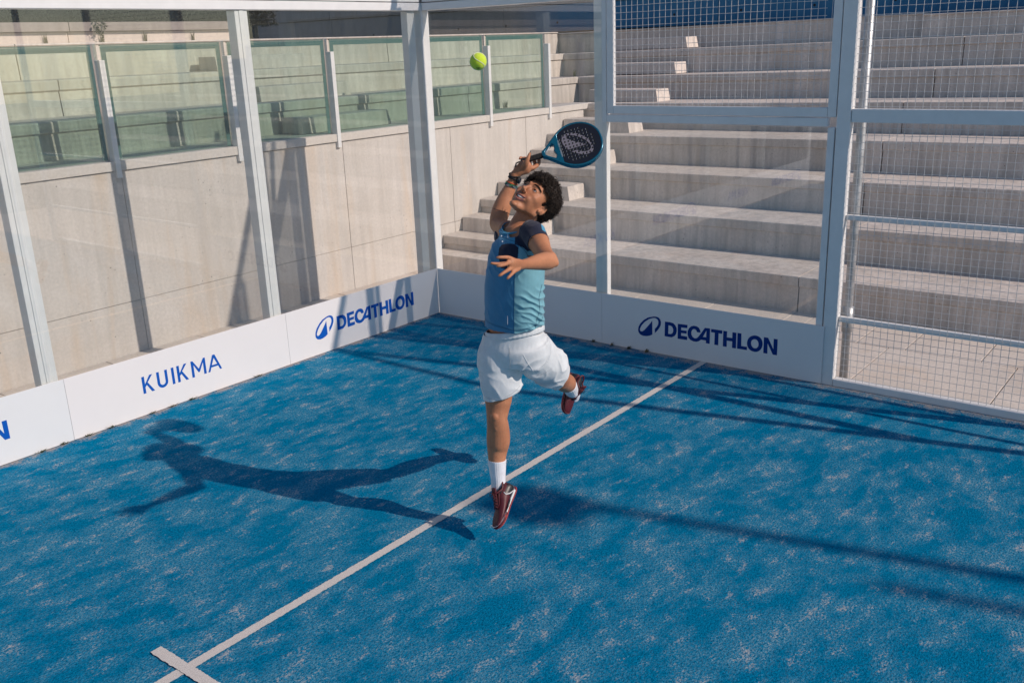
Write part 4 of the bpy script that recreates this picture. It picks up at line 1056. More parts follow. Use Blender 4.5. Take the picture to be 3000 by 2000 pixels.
lo_l = (np.abs(ax_) < .029) & (hf[:, 1] > .060) & (hf[:, 2] > -.0745+.013*a2) & (hf[:, 2] < -.064+.011*a2)
mi[up_l | lo_l] = 1
gap = (np.abs(ax_) < .028) & (hf[:, 2] > -.066+.010*a2) & (hf[:, 2] < -.0500+.007*a2) & (hf[:, 1] < .0905-.016*a2) & (hf[:, 1] > .055)
mi[gap] = 2
body_me.polygons.foreach_set('material_index', mi); body_me.update()

def head_pt(l, f, u): return HC+(HL*l+HF*f+HU*u)*HS
HAX = (HL, HF, HU)
# eyes
M['eyewhite'] = simple('eye white', (0.40, 0.36, 0.34), 0.3)
M['iris'] = simple('brown iris', (0.035, 0.016, 0.008), 0.15)
for sgn in (1, -1):
    bm = bmesh.new(); c_ = head_pt(.0325*sgn, .0745, .0140)
    ellipsoid(bm, c_, (.0125*HS,)*3, HAX, 3)
    eb_ = obj('eyeball', bm, M['eyewhite'], PER, True)
    bm = bmesh.new()
    look = (HU*.22+HF+HL*(-.05)).normalized()
    ellipsoid(bm, c_+look*.0080*HS, (.0066*HS, .0066*HS, .0066*HS), HAX, 3)
    obj('iris', bm, M['iris'], eb_, True)
# brows
M['hair'] = NT('dark brown hair')
def hair_mat():
    w = NT('dark curly hair'); co_ = w.coord(); n1 = w.noise(co_, 60, 4, 0.7)
    w.color(w.mix(w.ramp(n1, ((0.3, 0), (0.7, 1))), (0.008, 0.0055, 0.0045), (0.040, 0.026, 0.018)))
    w.set(Roughness=0.55); w.b.inputs['Specular IOR Level'].default_value = 0.25; w.bump(n1, 0.4, 0.002)
    return w.m
M['hair'] = hair_mat()
for sgn in (1, -1):
    bm = bmesh.new()
    rnd = random.Random(9)
    for i in range(190):
        t = i/189; l = .012+.040*t; u = .0325+.0085*math.sin(t*2.2)-.006*t*t*1.2; f = .0955-.0225*t*t-.004*t
        p0 = head_pt(l*sgn, f, u+rnd.uniform(-.0026, .0022)*(1-.55*t))
        add_tube(bm, [p0, p0+(HL*sgn*(.6+.4*t)+HU*(.5-.7*t)+HF*.25).normalized()*.0085*HS], [.0011, .0004], 4)
    obj('eyebrow', bm, M['hair'], PER)
# lashes: dark upper lid line
for sgn in (1, -1):
    pts = []
    for i in range(11):
        t = -1+2*i/10; pts.append(head_pt(sgn*(.0325+.0128*t), .0893-.0045*t*t-.0018*t*1, .0140+.0047*(1-t*t)))
    tube('eyelash', pts, 0.0011, M['hair'], PER, 5)
# teeth
bm = bmesh.new()
for i in range(-5, 6):
    a = i/5.6; x0 = .0215*a; yy = -.014*a*a; zz = .0072*a*a
    h_ = .0050 if abs(i) < 3 else .0042
    ellipsoid(bm, head_pt(x0, .0905+yy, -.0545+zz), (.0026*HS, .0034*HS, h_*HS), HAX, 2)
obj('teeth', bm, simple('teeth', (0.80, 0.76, 0.70), 0.3), PER, True)
bm = bmesh.new(); ellipsoid(bm, head_pt(0, .075, -.062), (.020, .018, .008), HAX, 2)
obj('tongue', bm, simple('tongue', (0.20, 0.05, 0.045), 0.5), PER, True)

# ---- hair ---------------------------------------------------------
def scalp(l, f, u):
    """direction test: True where hair grows (head coordinates)"""
    if u > .070+.35*max(0, abs(l)-.045): return f < .112
    if f > .052: return u > .062
    if f > .018: return u > .052-.9*max(0, .045-abs(l))
    if f > -.002: return u > -.012
    if f > -.03: return u > .022
    return u > -.062
rnd = random.Random(21)
bm = bmesh.new()
g = bmesh.ops.create_icosphere(bm, subdivisions=6, radius=1.0)
kill = []
for v in g['verts']:
    p = v.co.copy()
    l, f, u = p.x*.0775, -.020+p.y*.098, .045+p.z*.0845
    if u < .045: # sides stay close
        l = p.x*.0765
    thick = .012+.010*max(0, min(1, (u-.01)/.06))+(.008 if f < -.04 else 0)
    thick *= 1+.55*noise.noise(Vector((l, f, u))*21+Vector((5, 2, 9)))+(.35 if (u > .09 and f > 0) else 0)
    n_ = noise.noise(Vector((l, f, u))*55)*.006+noise.noise(Vector((l, f, u))*150+Vector((3, 1, 2)))*.003-.004
    d_ = p.normalized()
    hh = scalp(l, f, u)
    v.co = head_pt(l+d_.x*(thick+n_), f+d_.y*(thick+n_), u+d_.z*(thick+n_))
    if not hh: kill.append(v)
bmesh.ops.delete(bm, geom=kill, context='VERTS')
cap_o = obj('hair', bm, M['hair'], PER, True)
bm = bmesh.new()
made = 0
while made < 3600:
    d_ = Vector((rnd.gauss(0, 1), rnd.gauss(0, 1), rnd.gauss(0, 1))).normalized()
    l, f, u = d_.x*.0775, -.020+d_.y*.098, .045+d_.z*.0845
    if not scalp(l, f, u): continue
    made += 1
    thick = .012+.012*max(0, min(1, (u-.01)/.06))+(.008 if f < -.04 else 0)
    thick *= 1+.55*noise.noise(Vector((l, f, u))*21+Vector((5, 2, 9)))+(.35 if (u > .09 and f > 0) else 0)
    short = (u < .03 and f > -.03)
    if short: thick = .006
    base = Vector((l, f, u))+d_*(thick*rnd.uniform(.55, 1.0))
    # locks follow a slowly turning field so that neighbours bunch together
    nv = noise.noise_vector(Vector((l, f, u))*26)*1.3
    flow = Vector((0, .45 if f > .02 else -.25, -.3 if f < 0 else .1))+nv+Vector((rnd.gauss(0, .22), rnd.gauss(0, .22), rnd.gauss(0, .22)))
    flow = (flow-d_*flow.dot(d_)*.85+d_*.12).normalized()
    s1 = flow.cross(d_).normalized(); s2 = flow.cross(s1)
    rad = rnd.uniform(.0028, .0058)*(.45 if short else 1); ln = rnd.uniform(.020, .036)*(.45 if short else 1)
    turns = rnd.uniform(.7, 1.3); ph = rnd.uniform(0, 6.28)
    pts = []; rs = []
    N_ = 11
    for i in range(N_):
        t = i/(N_-1); a = ph+turns*2*math.pi*t
        p = base+flow*ln*(t-.3)+(s1*math.cos(a)+s2*math.sin(a))*rad*(.6+.5*t)
        pts.append(head_pt(*p)); rs.append((.0019*(1-.85*t**1.5)*min(1, .5+2*t)+.0003)*(1 if not short else .6))
    add_tube(bm, pts, rs, 4)
cu = obj('curls', bm, M['hair'], cap_o, True); cu['kind'] = 'stuff'

# ---- clothes ------------------------------------------------------
def cloth(name, c, rough=0.75, weave=420, sheen=0.2, var=0.08):
    w = NT(name); co_ = w.coord(); n1 = w.noise(co_, 18, 4, 0.6)
    wv = w.noise(w.coord((1, 1, 2.2)), weave, 2, 0.5)
    w.color(w.mix(w.ramp(n1, ((0.3, 0), (0.7, 1))), [x*(1-var) for x in c], [min(1, x*(1+var)) for x in c]))
    w.bump(w.math('ADD', wv, w.math('MULTIPLY', n1, .8)), 0.35, 0.0016)
    w.set(Roughness=rough); w.b.inputs['Sheen Weight'].default_value = sheen
    w.b.inputs['Specular IOR Level'].default_value = 0.3
    return w.m
M['shirt_blue'] = cloth('mid blue jersey', (0.042, 0.195, 0.355))
M['shirt_light'] = cloth('light aqua jersey', (0.16, 0.37, 0.44))
M['shirt_navy'] = cloth('navy jersey', (0.008, 0.011, 0.032))
M['shirt_teal'] = cloth('collar blue jersey', (0.06, 0.27, 0.43))
M['shorts'] = cloth('white polyester', (0.63, 0.66, 0.68), weave=500)
M['sock'] = cloth('white rib knit', (0.74, 0.74, 0.78))
def ridge(p, d, f_al, f_ac, seed=0.0):
    """long folds running along d: value 0..1"""
    d = np.array(d, float); d /= np.linalg.norm(d)
    al = p@d; ac = p-al[:, None]*d
    q_ = np.stack([al*f_al+seed, ac[:, 0]*f_ac+seed*2, (ac[:, 2]+ac[:, 1]*.4)*f_ac+seed*3], 1)
    n_ = vnoise(q_)*.75+vnoise(q_*2.1+7)*.25
    return (1-np.minimum(1, np.abs(n_)*2.6))**1.3
def cut_caps(me, planes, thick):
    """open the garment where the planes lie, then give the cloth a thickness"""
    bm = bmesh.new(); bm.from_mesh(me)
    for p_, n_, r_ in planes:
        fs = [f for f in bm.faces if (f.calc_center_median()-p_).length < r_]
        es = set(); vs = set()
        for f in fs: es.update(f.edges); vs.update(f.verts)
        bmesh.ops.bisect_plane(bm, geom=fs+list(es)+list(vs), plane_co=p_, plane_no=n_, clear_outer=True, dist=1e-5)
    bm.to_mesh(me); bm.free()
from mathutils.bvhtree import BVHTree
def drape(me, pts, r, mat, name, parent, y0=-1.0, lift=.0006, step=.006, dash=False):
    """a stitched seam lying on the cloth: pts are (x, z) seen from the front"""
    bv = BVHTree.FromPolygons([v.co for v in me.vertices], [tuple(q_.vertices) for q_ in me.polygons])
    P_ = []
    for (xa, za), (xb, zb) in zip(pts[:-1], pts[1:]):
        n_ = max(1, int(math.hypot(xb-xa, zb-za)/step))
        for i in range(n_): P_.append((xa+(xb-xa)*i/n_, za+(zb-za)*i/n_))
    P_.append(pts[-1])
    bm = bmesh.new(); run = []
    for i, (x, z) in enumerate(P_):
        h_ = bv.ray_cast(V(x, y0, z), V(0, 1, 0))
        if h_[0] is None: continue
        run.append(h_[0]+h_[1].normalized()*lift*(1 if h_[1].y < 0 else -1))
    if len(run) > 2: add_tube(bm, run, r, 5)
    return obj(name, bm, mat, parent, True)
def solid(o, t=0.0022):
    md = o.modifiers.new('thickness', 'SOLIDIFY'); md.thickness = t; md.offset = -1

# shirt
bm = bmesh.new()
loft(bm, RG['shirt'], 40, 5, yaw=lambda t: math.radians(36+8*t), e=2.25, capround=False)
loft(bm, RG['sleeve_l'], 24, 4, capround=False)
loft(bm, RG['sleeve_r'], 24, 4, capround=False)
loft(bm, RG['collar'], 24, 4, capround=False)
me = remesh(bm, 0.0034, 'shirt')
smooth_np(me, 8, 0.6)
co = get_co(me)
zc = co[:, 2]
RS = np.array(RG['shirt'])
o_ = np.argsort(RS[:, 2]); cx = np.interp(zc, RS[o_, 2], RS[o_, 0]); cy = np.interp(zc, RS[o_, 2], RS[o_, 1])
side = np.clip((co[:, 0]-PT['seam'][1][0]+.005)/.05, 0, 1)
zt = np.clip((zc-1.08)/.5, 0, 1)
h = np.zeros(len(co))
SGN = 1.0
def waves(p, d, freq, warp=1.0, seed=0.0, sharp=1.6):
    d = np.array(d, float); d /= np.linalg.norm(d)
    n1 = np.cross(d, [0, 1, 0]); n1 /= np.linalg.norm(n1)
    ph = (p@n1)*freq+warp*vnoise(p*7+seed)+.5*vnoise(p*17+seed*2)
    w_ = (1-np.abs(np.sin(np.pi*ph)))**1.25
    return w_*np.clip(.55+.9*vnoise(p*9+seed*3+3), 0, 1)
fold = waves(co, (.86, .25, -.42), 27, 1.1, .3)
fold2 = waves(co, (.97, .2, -.10), 22, 1.2, 4.1)
fold3 = waves(co, (.45, 0.0, -.9), 17, 1.2, 9.7)
waist_mask = np.exp(-((zc-1.24)/.12)**2)
lowm = np.clip((zc-1.10)/.05, 0, 1)
h += side*lowm*(.014*fold*np.clip((1.47-zc)/.08, 0, 1)+.007*fold2*waist_mask)
h += (1-side)*(.004*fold3*waist_mask+.005*fold2*np.exp(-((zc-1.17)/.06)**2)*np.clip((co[:, 0]+.12)/.1, 0, 1))
h += .005*fold3*np.clip((zc-1.44)/.05, 0, 1)
h += .0015*vnoise(co*22)
no = get_no(me)
set_co(me, co+no*(h*SGN-.004)[:, None])
# openings: hem, sleeves, neck
p0, p1 = V(*RG['shirt'][0][:3]), V(*RG['shirt'][1][:3])
hem_n = V(.165, -.04, -1).normalized()
sl0, sl1 = V(*RG['sleeve_l'][-2][:3]), V(*RG['sleeve_l'][-1][:3])
sr0, sr1 = V(*RG['sleeve_r'][-2][:3]), V(*RG['sleeve_r'][-1][:3])
c0, c1_ = V(*RG['collar'][-2][:3]), V(*RG['collar'][-1][:3])
sd_l, sd_r, cd = (sl1-sl0).normalized(), (sr1-sr0).normalized(), (c1_-c0).normalized()
cut_caps(me, [(p0+hem_n*-.002, hem_n, .4), (sl1-sd_l*.006, sd_l, .088), (sr1-sd_r*.006, sd_r, .085), (c1_-cd*.006, cd, .11)], .002)
shirt = link_mesh('shirt', me, [M['shirt_blue'], M['shirt_light'], M['shirt_navy'], M['shirt_teal']], PER)
me.polygons.foreach_set('use_smooth', [True]*len(me.polygons))
fc = face_centers(me)
seam = sorted(PT['seam'], key=lambda p: p[1])
sx_ = np.interp(fc[:, 2], [p[1] for p in seam], [p[0] for p in seam])
front = fc[:, 1] < np.interp(fc[:, 2], [1.0, 1.6], [.05, .08])
mi = np.where(front & (fc[:, 0] < sx_), 0, 1).astype(np.int32)
def in_poly(px, py, poly):
    ins = np.zeros(len(px), bool); j = len(poly)-1
    for i in range(len(poly)):
        xi, yi = poly[i]; xj, yj = poly[j]
        c_ = ((yi > py) != (yj > py)) & (px < (xj-xi)*(py-yi)/(yj-yi+1e-12)+xi)
        ins ^= c_; j = i
    return ins
upper = fc[:, 2] > np.interp(fc[:, 0], [PT['chest_patch'][2][0]-.2, PT['chest_patch'][2][0], PT['chest_patch'][5][0]], [PT['chest_patch'][3][1]-.0, PT['chest_patch'][3][1]+.012, PT['chest_patch'][5][1]+.02])
mi[upper] = 3
mi[front & in_poly(fc[:, 0], fc[:, 2], PT['chest_patch'])] = 2
def along(a, b, p): d = np.array(list((b-a).normalized())); return (p-np.array(list(a)))@d
A0, A1 = V(*RG['sleeve_l'][1][:3]), V(*RG['sleeve_l'][3][:3])
s_l = in_poly(fc[:, 0], fc[:, 2], PT['sleeve_navy']) & (fc[:, 1] < .14)
B0, B1 = V(*RG['sleeve_r'][0][:3]), V(*RG['sleeve_r'][2][:3])
s_r = (along(B0, B1, fc) > .075)
mi[s_l | s_r] = 2
mi[(fc[:, 1] > .14) & ~s_r] = 1
me.polygons.foreach_set('material_index', mi); me.update()
solid(shirt, .0022)
# collar flap and button
tube('collar_band', [V(*RG['collar'][2][:3])+V(math.cos(a)*.083, math.sin(a)*.068, -.006+.020*math.cos(a)-.012*math.cos(a+1.0)) for a in np.linspace(0, 2*math.pi, 25)], .006, M['shirt_teal'], PER, 8)
bm = bmesh.new()
for i, (dx, dz) in enumerate(((0, 0), (.004, -.028))):
    ellipsoid(bm, V(PT['seam'][-1][0]-.085+dx, -.115, PT['seam'][-1][1]+.065+dz), (.0045, .003, .0045), sub=2)
obj('button', bm, simple('button', (.5, .55, .6), .3), PER, True)
# stitched seam line at the side panel
spts = [V(x_+.001, -.5, z_) for x_, z_ in PT['seam'][:5]]
M['seam_dark'] = simple('dark stitching', (0.012, 0.07, 0.14), 0.9)
M['seam_white'] = simple('white piping', (0.72, 0.72, 0.72), 0.7)
M['seam_grey'] = simple('grey stitching', (0.36, 0.38, 0.40), 0.9)
drape(me, PT['seam'][:5], .0014, M['seam_dark'], 'seam', shirt)
drape(me, PT['seam_back'], .0011, M['seam_dark'], 'seam', shirt)
drape(me, PT['hem_stitch'], .0006, M['seam_dark'], 'hem_stitch', shirt)
drape(me, PT['hem_stitch2'], .0006, M['seam_dark'], 'hem_stitch', shirt)
drape(me, PT['zip'], .0020, M['seam_white'], 'zip', shirt)
drape(me, PT['yoke'], .0012, M['seam_dark'], 'seam', shirt)
drape(me, PT['print_mark'], .0013, M['seam_white'], 'print_mark', shirt)
# hem stitching tube
# ---- shorts -------------------------------------------------------
bm = bmesh.new()
loft(bm, RG['waist'], 40, 5, yaw=math.radians(22), e=2.2, capround=False)
loft(bm, RG['short_front'], 30, 5, capround=False)
loft(bm, RG['short_rear'], 30, 5, capround=False)
me = remesh(bm, 0.0042, 'shorts')
smooth_np(me, 9, 0.6)
co = get_co(me); no = get_no(me); zc = co[:, 2]
crotch = np.array(pl_crotch) if 'pl_crotch' in globals() else np.array([.03, -.06, .90])
rr2 = np.linalg.norm(co-crotch, axis=1)
f1 = waves(co, (1, .1, -.14), 24, 1.3, .9); f2 = waves(co, (.62, 0, -.75), 17, 1.3, 5.2); f3 = waves(co, (.15, 0, 1), 42, .6, 2.6)
g1 = np.exp(-((zc-.985)/.05)**2)
f4 = waves(co, (.93, .1, -.36), 12, 1.5, 15.2, 3.0)
h = .010*f4*g1+.013*f4*np.clip((1.04-zc)/.08, 0, 1)*np.clip((co[:, 0]+.04)/.08, 0, 1)+.007*f2*np.clip((.96-zc)/.1, 0, 1)+.004*f3*np.exp(-((zc-1.112)/.016)**2)+.006*f4*np.clip((.88-zc)/.1, 0, 1)
h += .004*vnoise(co*11)
set_co(me, co+no*(h-.002)[:, None]); smooth_np(me, 1, 0.4)
wf = V(*RG['waist'][0][:3]); wn = V(-.165, .04, 1).normalized()
def endp(ch):
    a, b = V(*RG[ch][-2][:3]), V(*RG[ch][-1][:3]); d = (b-a).normalized(); return b-d*.007, d
pf, df = V(*PT['hem_front']), V(.25, -.03, -.96).normalized(); pr_, dr = V(*PT['hem_rear']), V(.80, .30, -.52).normalized()
cut_caps(me, [(wf-wn*.008, wn, .3), (pf, df, .19), (pr_, dr, .16)], .002)
shorts = link_mesh('shorts', me, M['shorts'], PER); solid(shorts, .002)
me.polygons.foreach_set('use_smooth', [True]*len(me.polygons))
drape(me, PT['short_seam1'], .0013, M['seam_white'], 'piping', shorts)
drape(me, PT['short_seam2'], .0009, M['seam_grey'], 'seam', shorts)
drape(me, PT['short_seam3'], .0009, M['seam_grey'], 'seam', shorts)
drape(me, PT['short_hem'], .0009, M['seam_grey'], 'hem_stitch', shorts)
# ribbed waistband
bm = bmesh.new()
NW = 120; rows = []
wa, wb = RG['waist'][0], RG['waist'][1]
yw = math.radians(22)
a_ = V(math.cos(yw), -math.sin(yw), .165).normalized(); b_ = V(math.sin(yw), math.cos(yw), -.04).normalized()
for j in range(6):
    t = -.05+1.0*j/5
    c_ = V(*[wa[i]+(wb[i]-wa[i])*t for i in range(3)]); ra = wa[3]+(wb[3]-wa[3])*t+.002; rb = wa[4]+(wb[4]-wa[4])*t+.002
    row = []
    for k in range(NW):
        th = 2*math.pi*k/NW; rp = .0012*math.cos(th*40)+(.0015 if 0 < j < 5 else -.001)
        row.append(bm.verts.new(c_+a_*math.cos(th)*(ra+rp)+b_*math.sin(th)*(rb+rp)))
    rows.append(row)
for r0, r1 in zip(rows[:-1], rows[1:]):
    for k in range(NW): bm.faces.new((r0[k], r0[(k+1) % NW], r1[(k+1) % NW], r1[k]))
wb_o = obj('waistband', bm, M['shorts'], shorts, True); solid(wb_o, .0015)
# ---- socks --------------------------------------------------------
def sock(ch, label):
    bm = bmesh.new(); out, cs = loft(bm, RG[ch], 72, 5, capround=False)
    for v in bm.verts: pass
    o = obj('sock', bm, M['sock'], PER, True)
    me = o.data; co = get_co(me); no = get_no(me)
    # ribs along the leg
    per = np.arange(len(co)) % 72
    cols_ = np.cos(per*2*np.pi/72*24)*.0008
    set_co(me, co+no*cols_[:, None])
    if label: o['label'] = label
    return o
sock('sock_front', None); sock('sock_rear', None)
# cuff
# ---- shoes --------------------------------------------------------
M['shoe'] = simple('burgundy shoe upper', (0.085, 0.009, 0.015), 0.5, var=0.15, scale=60, bump=0.3)
M['sole_red'] = simple('coral rubber', (0.30, 0.035, 0.035), 0.65)
M['sole_white'] = simple('white midsole', (0.62, 0.62, 0.62), 0.5)
M['shoe_black'] = simple('black heel counter', (0.018, 0.018, 0.022), 0.4, var=0.3, scale=90, bump=0.4)
M['lace'] = simple('burgundy lace', (0.09, 0.014, 0.02), 0.8)
def shoe(heel, toe, up, flip, label, cw=.185):
    heel, toe = V(*heel), V(*toe)
    a = (toe-heel); Ln = a.length; a.normalize(); up = (up-a*up.dot(a)).normalized(); s_ = a.cross(up)
    k = Ln/.292
    def W(x, y, z): return heel+a*x*Ln+s_*(y*k*flip)+up*z*k
    root = obj_root = None
    # stations along the shoe: x, half width, top height, bottom, width offset
    S = [(-.02, .018, .060, .020, 0), (0.0, .030, .084, .016, 0), (.06, .036, .098, .014, 0), (.14, .0385, .102, .013, 0), (.24, .039, .106, .012, .001), (.34, .040, .102, .012, .002),
         (.45, .042, .078, .012, .002), (.56, .046, .067, .013, .003), (.68, .050, .057, .014, .004), (.80, .049, .048, .015, .004), (.90, .042, .041, .016, .003), (.965, .030, .034, .018, .002), (1.0, .012, .026, .020, 0)]
    bm = bmesh.new(); rows = []
    n = 20
    for x, hw, ht, zb, off in S:
        row = []
        for i in range(n):
            th = 2*math.pi*i/n; c_, s2 = math.cos(th), math.sin(th)
            ex = 2.4
            y = math.copysign(abs(c_)**(2/ex), c_)*hw
            zz = math.copysign(abs(s2)**(2/ex), s2)
            zc_ = (ht+zb)/2; z = zc_+zz*(ht-zb)/2
            nar = 1-.42*max(0, (z-zc_)/(ht-zb)*2)**1.2*(1 if x < .6 else .55)
            row.append(bm.verts.new(W(x, y*nar+off, z)))
        rows.append(row)
    for r0, r1 in zip(rows[:-1], rows[1:]):
        for i in range(n): bm.faces.new((r0[i], r0[(i+1) % n], r1[(i+1) % n], r1[i]))
    bm.faces.new(rows[0][::-1]); bm.faces.new(rows[-1])
    up_o = obj('shoe', bm, [M['shoe'], M['shoe_black'], M['sole_red']], PER, True)
    up_o['label'] = label
    sd_ = up_o.modifiers.new('s', 'SUBSURF'); sd_.levels = 2; sd_.render_levels = 2
    fcs = up_o.data.polygons
    for p_ in fcs:
        c_ = p_.center-heel; x = c_.dot(a)/Ln; z = c_.dot(up)/k
        if x < .20 and z < .075: p_.material_index = 1
        elif x > .78 and z < .026: p_.material_index = 2
    # collar
    pts = []
    for i in range(25):
        t = 2*math.pi*i/24; pts.append(W(.015+cw+cw*math.cos(t), .031*math.sin(t), .098+(.030 if math.cos(t) > 0 else .016)*abs(math.cos(t))*(cw/.185)))
    tube('collar', pts, .0060*k, M['shoe'], up_o, 8)
    bm = bmesh.new(); ellipsoid(bm, W(.015+cw, 0, .094), (cw*.92*Ln, .029*k, .012*k), (a, s_, up), 3)
    obj('lining', bm, M['shoe_black'], up_o, True)
    # tongue
    bm = bmesh.new()
    pr = None
    for i in range(9):
        t = i/8; x = .62-.36*t; z = .058+.080*t**1.1
        cur = [bm.verts.new(W(x, w_*(.020+.004*t), z+.010*(1-abs(w_)*.9)+.004)) for w_ in (-1, -.5, 0, .5, 1)]
        if pr:
            for q_ in range(4): bm.faces.new((pr[q_], pr[q_+1], cur[q_+1], cur[q_]))
        pr = cur
    tg = obj('tongue', bm, M['shoe'], up_o, True); solid(tg, .005)
    # laces: crossing bars and a bow
    bm = bmesh.new()
    for i in range(6):
        t = i/5; x = .60-.27*t; z = .068+.056*t
        add_tube(bm, [W(x, -.021, z+.002), W(x-.012, 0, z+.015), W(x-.02, .021, z+.002)], .0028*k, 6)
        add_tube(bm, [W(x, .021, z+.002), W(x-.012, 0, z+.017), W(x-.02, -.021, z+.002)], .0024*k, 6)
    for sg in (-1, 1):
        add_tube(bm, [W(.35, 0, .133), W(.38, .018*sg, .142), W(.44, .028*sg, .124), W(.40, .014*sg, .128), W(.35, 0, .132)], .0024*k, 6)
        add_tube(bm, [W(.35, 0, .133), W(.41, .008*sg, .130), W(.48, .016*sg, .108)], .002*k, 6)
    tag(obj('laces', bm, M['lace'], up_o, True))
    # eyestay panels
    for sg in (-1, 1):
        tube('eyestay', [W(.64, .016*sg, .064), W(.52, .026*sg, .074), W(.38, .028*sg, .098), W(.27, .027*sg, .112)], [.003*k, .004*k, .004*k, .003*k], M['shoe'], up_o, 8)
    # midsole and outsole following the outline
    O_ = [(-.03, 0), (-.02, .020), (.03, .034), (.12, .040), (.26, .040), (.40, .039), (.54, .045), (.68, .053), (.80, .053), (.91, .046), (.975, .032), (1.005, .013), (1.01, 0)]
    out = [(x, y) for x, y in O_]+[(x, -y*.94) for x, y in O_[-2:0:-1]]
    def plate(name, z0, z1, grow, mat, xr=(-1, 2), tread=False):
        bm = bmesh.new(); lo, hi = [], []
        P_ = smooth_loop(out, 2)
        for i, (x, y) in enumerate(P_):
            xx = .5+(x-.5)*(1+grow*2); yy = y*(1+grow*7)
            toe_up = .012*max(0, (x-.75)/.25)**2+.004*max(0, (.08-x)/.1)
            dz = (.0022 if (tread and i % 2) else 0)
            lo.append(bm.verts.new(W(xx, yy*.985, z0+toe_up))); hi.append(bm.verts.new(W(xx+(.004 if (tread and i % 2) else 0), yy+(.0018 if tread and i % 2 else 0)*(1 if yy > 0 else -1), z1+toe_up)))
        m_ = len(lo)
        for i in range(m_): bm.faces.new((lo[i], lo[(i+1) % m_], hi[(i+1) % m_], hi[i]))
        bm.faces.new(lo[::-1]); bm.faces.new(hi)
        return obj(name, bm, mat, up_o)
    ms = plate('midsole', .006, .019, 0.0, M['sole_white'])
    ms.data.materials.append(M['shoe'])
    for p_ in ms.data.polygons:
        x = (p_.center-heel).dot(a)/Ln
        if x > .60 or x < .06 or label.endswith('rear leg'): p_.material_index = 1
    plate('outsole', -.003, .0055, .004, M['sole_red'], tread=True)
    # toe guard of the outsole climbing the side
    bm = bmesh.new(); pr = None
    for i in range(26):
        t = -1+2*i/25; x = 1.008-.34*abs(t)**1.5; y = .054*math.sin(t*1.35); 
        hgt = .030-.010*abs(t)
        cur = [bm.verts.new(W(x+.004, y*1.04, .004)), bm.verts.new(W(x+(.006 if i % 2 else .002), y*1.05, .012)), bm.verts.new(W(x-.012, y*.97, hgt))]
        if pr:
            for q_ in range(2): bm.faces.new((pr[q_], pr[q_+1], cur[q_+1], cur[q_]))
        pr = cur
    tgd = obj('toe_guard', bm, M['sole_red'], up_o, True); solid(tgd, .003)
    # white side stripe and black quarter
    tube('side_stripe', [W(.10, .0385, .022), W(.20, .0405, .040), (W(.26, .038, .062)), W(.24, .033, .082)], [.003*k, .0045*k, .0045*k, .003*k], M['sole_white'], up_o, 6)
    tube('side_stripe', [W(.30, .0405, .020), W(.46, .0425, .018), W(.62, .047, .018)], [.002*k, .006*k, .002*k], M['shoe_black'], up_o, 6)
    return up_o
fu = V(-.76, -.62, -.10)
shoe(PT['front_heel'], PT['front_toe'], fu, -1, 'burgundy shoe with toes pointing down, of the leading leg')
shoe(PT['rear_heel'], PT['rear_toe'], V(.70, -.70, -.05), 1, 'burgundy shoe of the raised rear leg', .19)

# ---- wrist wear ---------------------------------------------------
def ring_on(chain, t, r, thick, mat, name, width=1, parent=PER, wob=0.0, n=40, sc=1.0):
    i = int(t); fr = t-i
    A_, B_ = np.array(RG[chain][i]), np.array(RG[chain][min(i+1, len(RG[chain])-1)])
    c_ = A_+(B_-A_)*fr; d = V(*(B_-A_)[:3]).normalized(); b = (AXY-d*d.y).normalized(); a = d.cross(b)
    pts = []
    rnd_ = random.Random(int(r*1e5)+len(name))
    for k in range(n+1):
        th = 2*math.pi*k/n
        wz = wob*math.sin(th*2+.5)
        pts.append(V(*c_[:3])+a*math.cos(th)*(c_[3]*sc+r)+b*math.sin(th)*(c_[4]*sc+r)+d*wz)
    return pts, V(*c_[:3]), d, a, b, c_
M['black_cord'] = simple('black braided cord', (0.012, 0.012, 0.014), 0.7, bump=0.6, scale=200)
M['orange'] = simple('orange band', (0.75, 0.10, 0.02), 0.5)
M['green_bead'] = simple('green beads', (0.05, 0.26, 0.10), 0.35)
M['grey_bead'] = simple('grey beads', (0.25, 0.26, 0.33), 0.35, var=0.4, scale=300)
M['dark_bead'] = simple('dark teal beads', (0.02, 0.07, 0.09), 0.35)
pts, *_ = ring_on('arm_r', 9.05, .0018, .002, None, 'o')
tube('orange_bracelet', pts, .0024, M['orange'], PER, 6)
def beads(t, r, rad, mats, name, n=26):
    pts, c_, d, a, b, cc = ring_on('arm_r', t, r, 0, None, name, wob=.002, n=n)
    bms = [bmesh.new() for _ in mats]
    for i, p in enumerate(pts[:-1]): ellipsoid(bms[(i*7//3) % len(mats)], p, (rad,)*3, sub=2)
    root = obj(name, bms[0], mats[0], PER, True)
    for b_, m_ in zip(bms[1:], mats[1:]): obj('beads', b_, m_, root, True)
beads(8.83, .002, .0036, [M['green_bead'], M['dark_bead']], 'green_bead_bracelet')
beads(8.66, .002, .0034, [M['grey_bead'], M['green_bead'], M['dark_bead']], 'grey_bead_bracelet')
beads(8.52, .002, .0030, [M['dark_bead'], M['grey_bead']], 'dark_bead_bracelet')
pts, c_, d, a, b, cc = ring_on('arm_r', 9.55, .001, 0, None, 'w')
wt = tube('watch', pts, .0052, M['black_cord'], PER, 8)
wc = c_+a*(cc[3]+.004)*(1 if a.x > 0 else -1)*.80-b*(cc[4]+.004)*.62
dirn = (wc-c_).normalized()
tube('watch_case', [wc-dirn*.002, wc+dirn*.009], .0175, M['black_cord'], wt, 24)
tube('watch_glass', [wc+dirn*.0091, wc+dirn*.0098], .0145, simple('watch glass', (.01, .012, .02), .08), wt, 24)
pts, *_ = ring_on('arm_r', 9.8, .0025, 0, None, 'st', wob=.006)
tube('wrist_strap', pts, .0042, M['black_cord'], PER, 6)
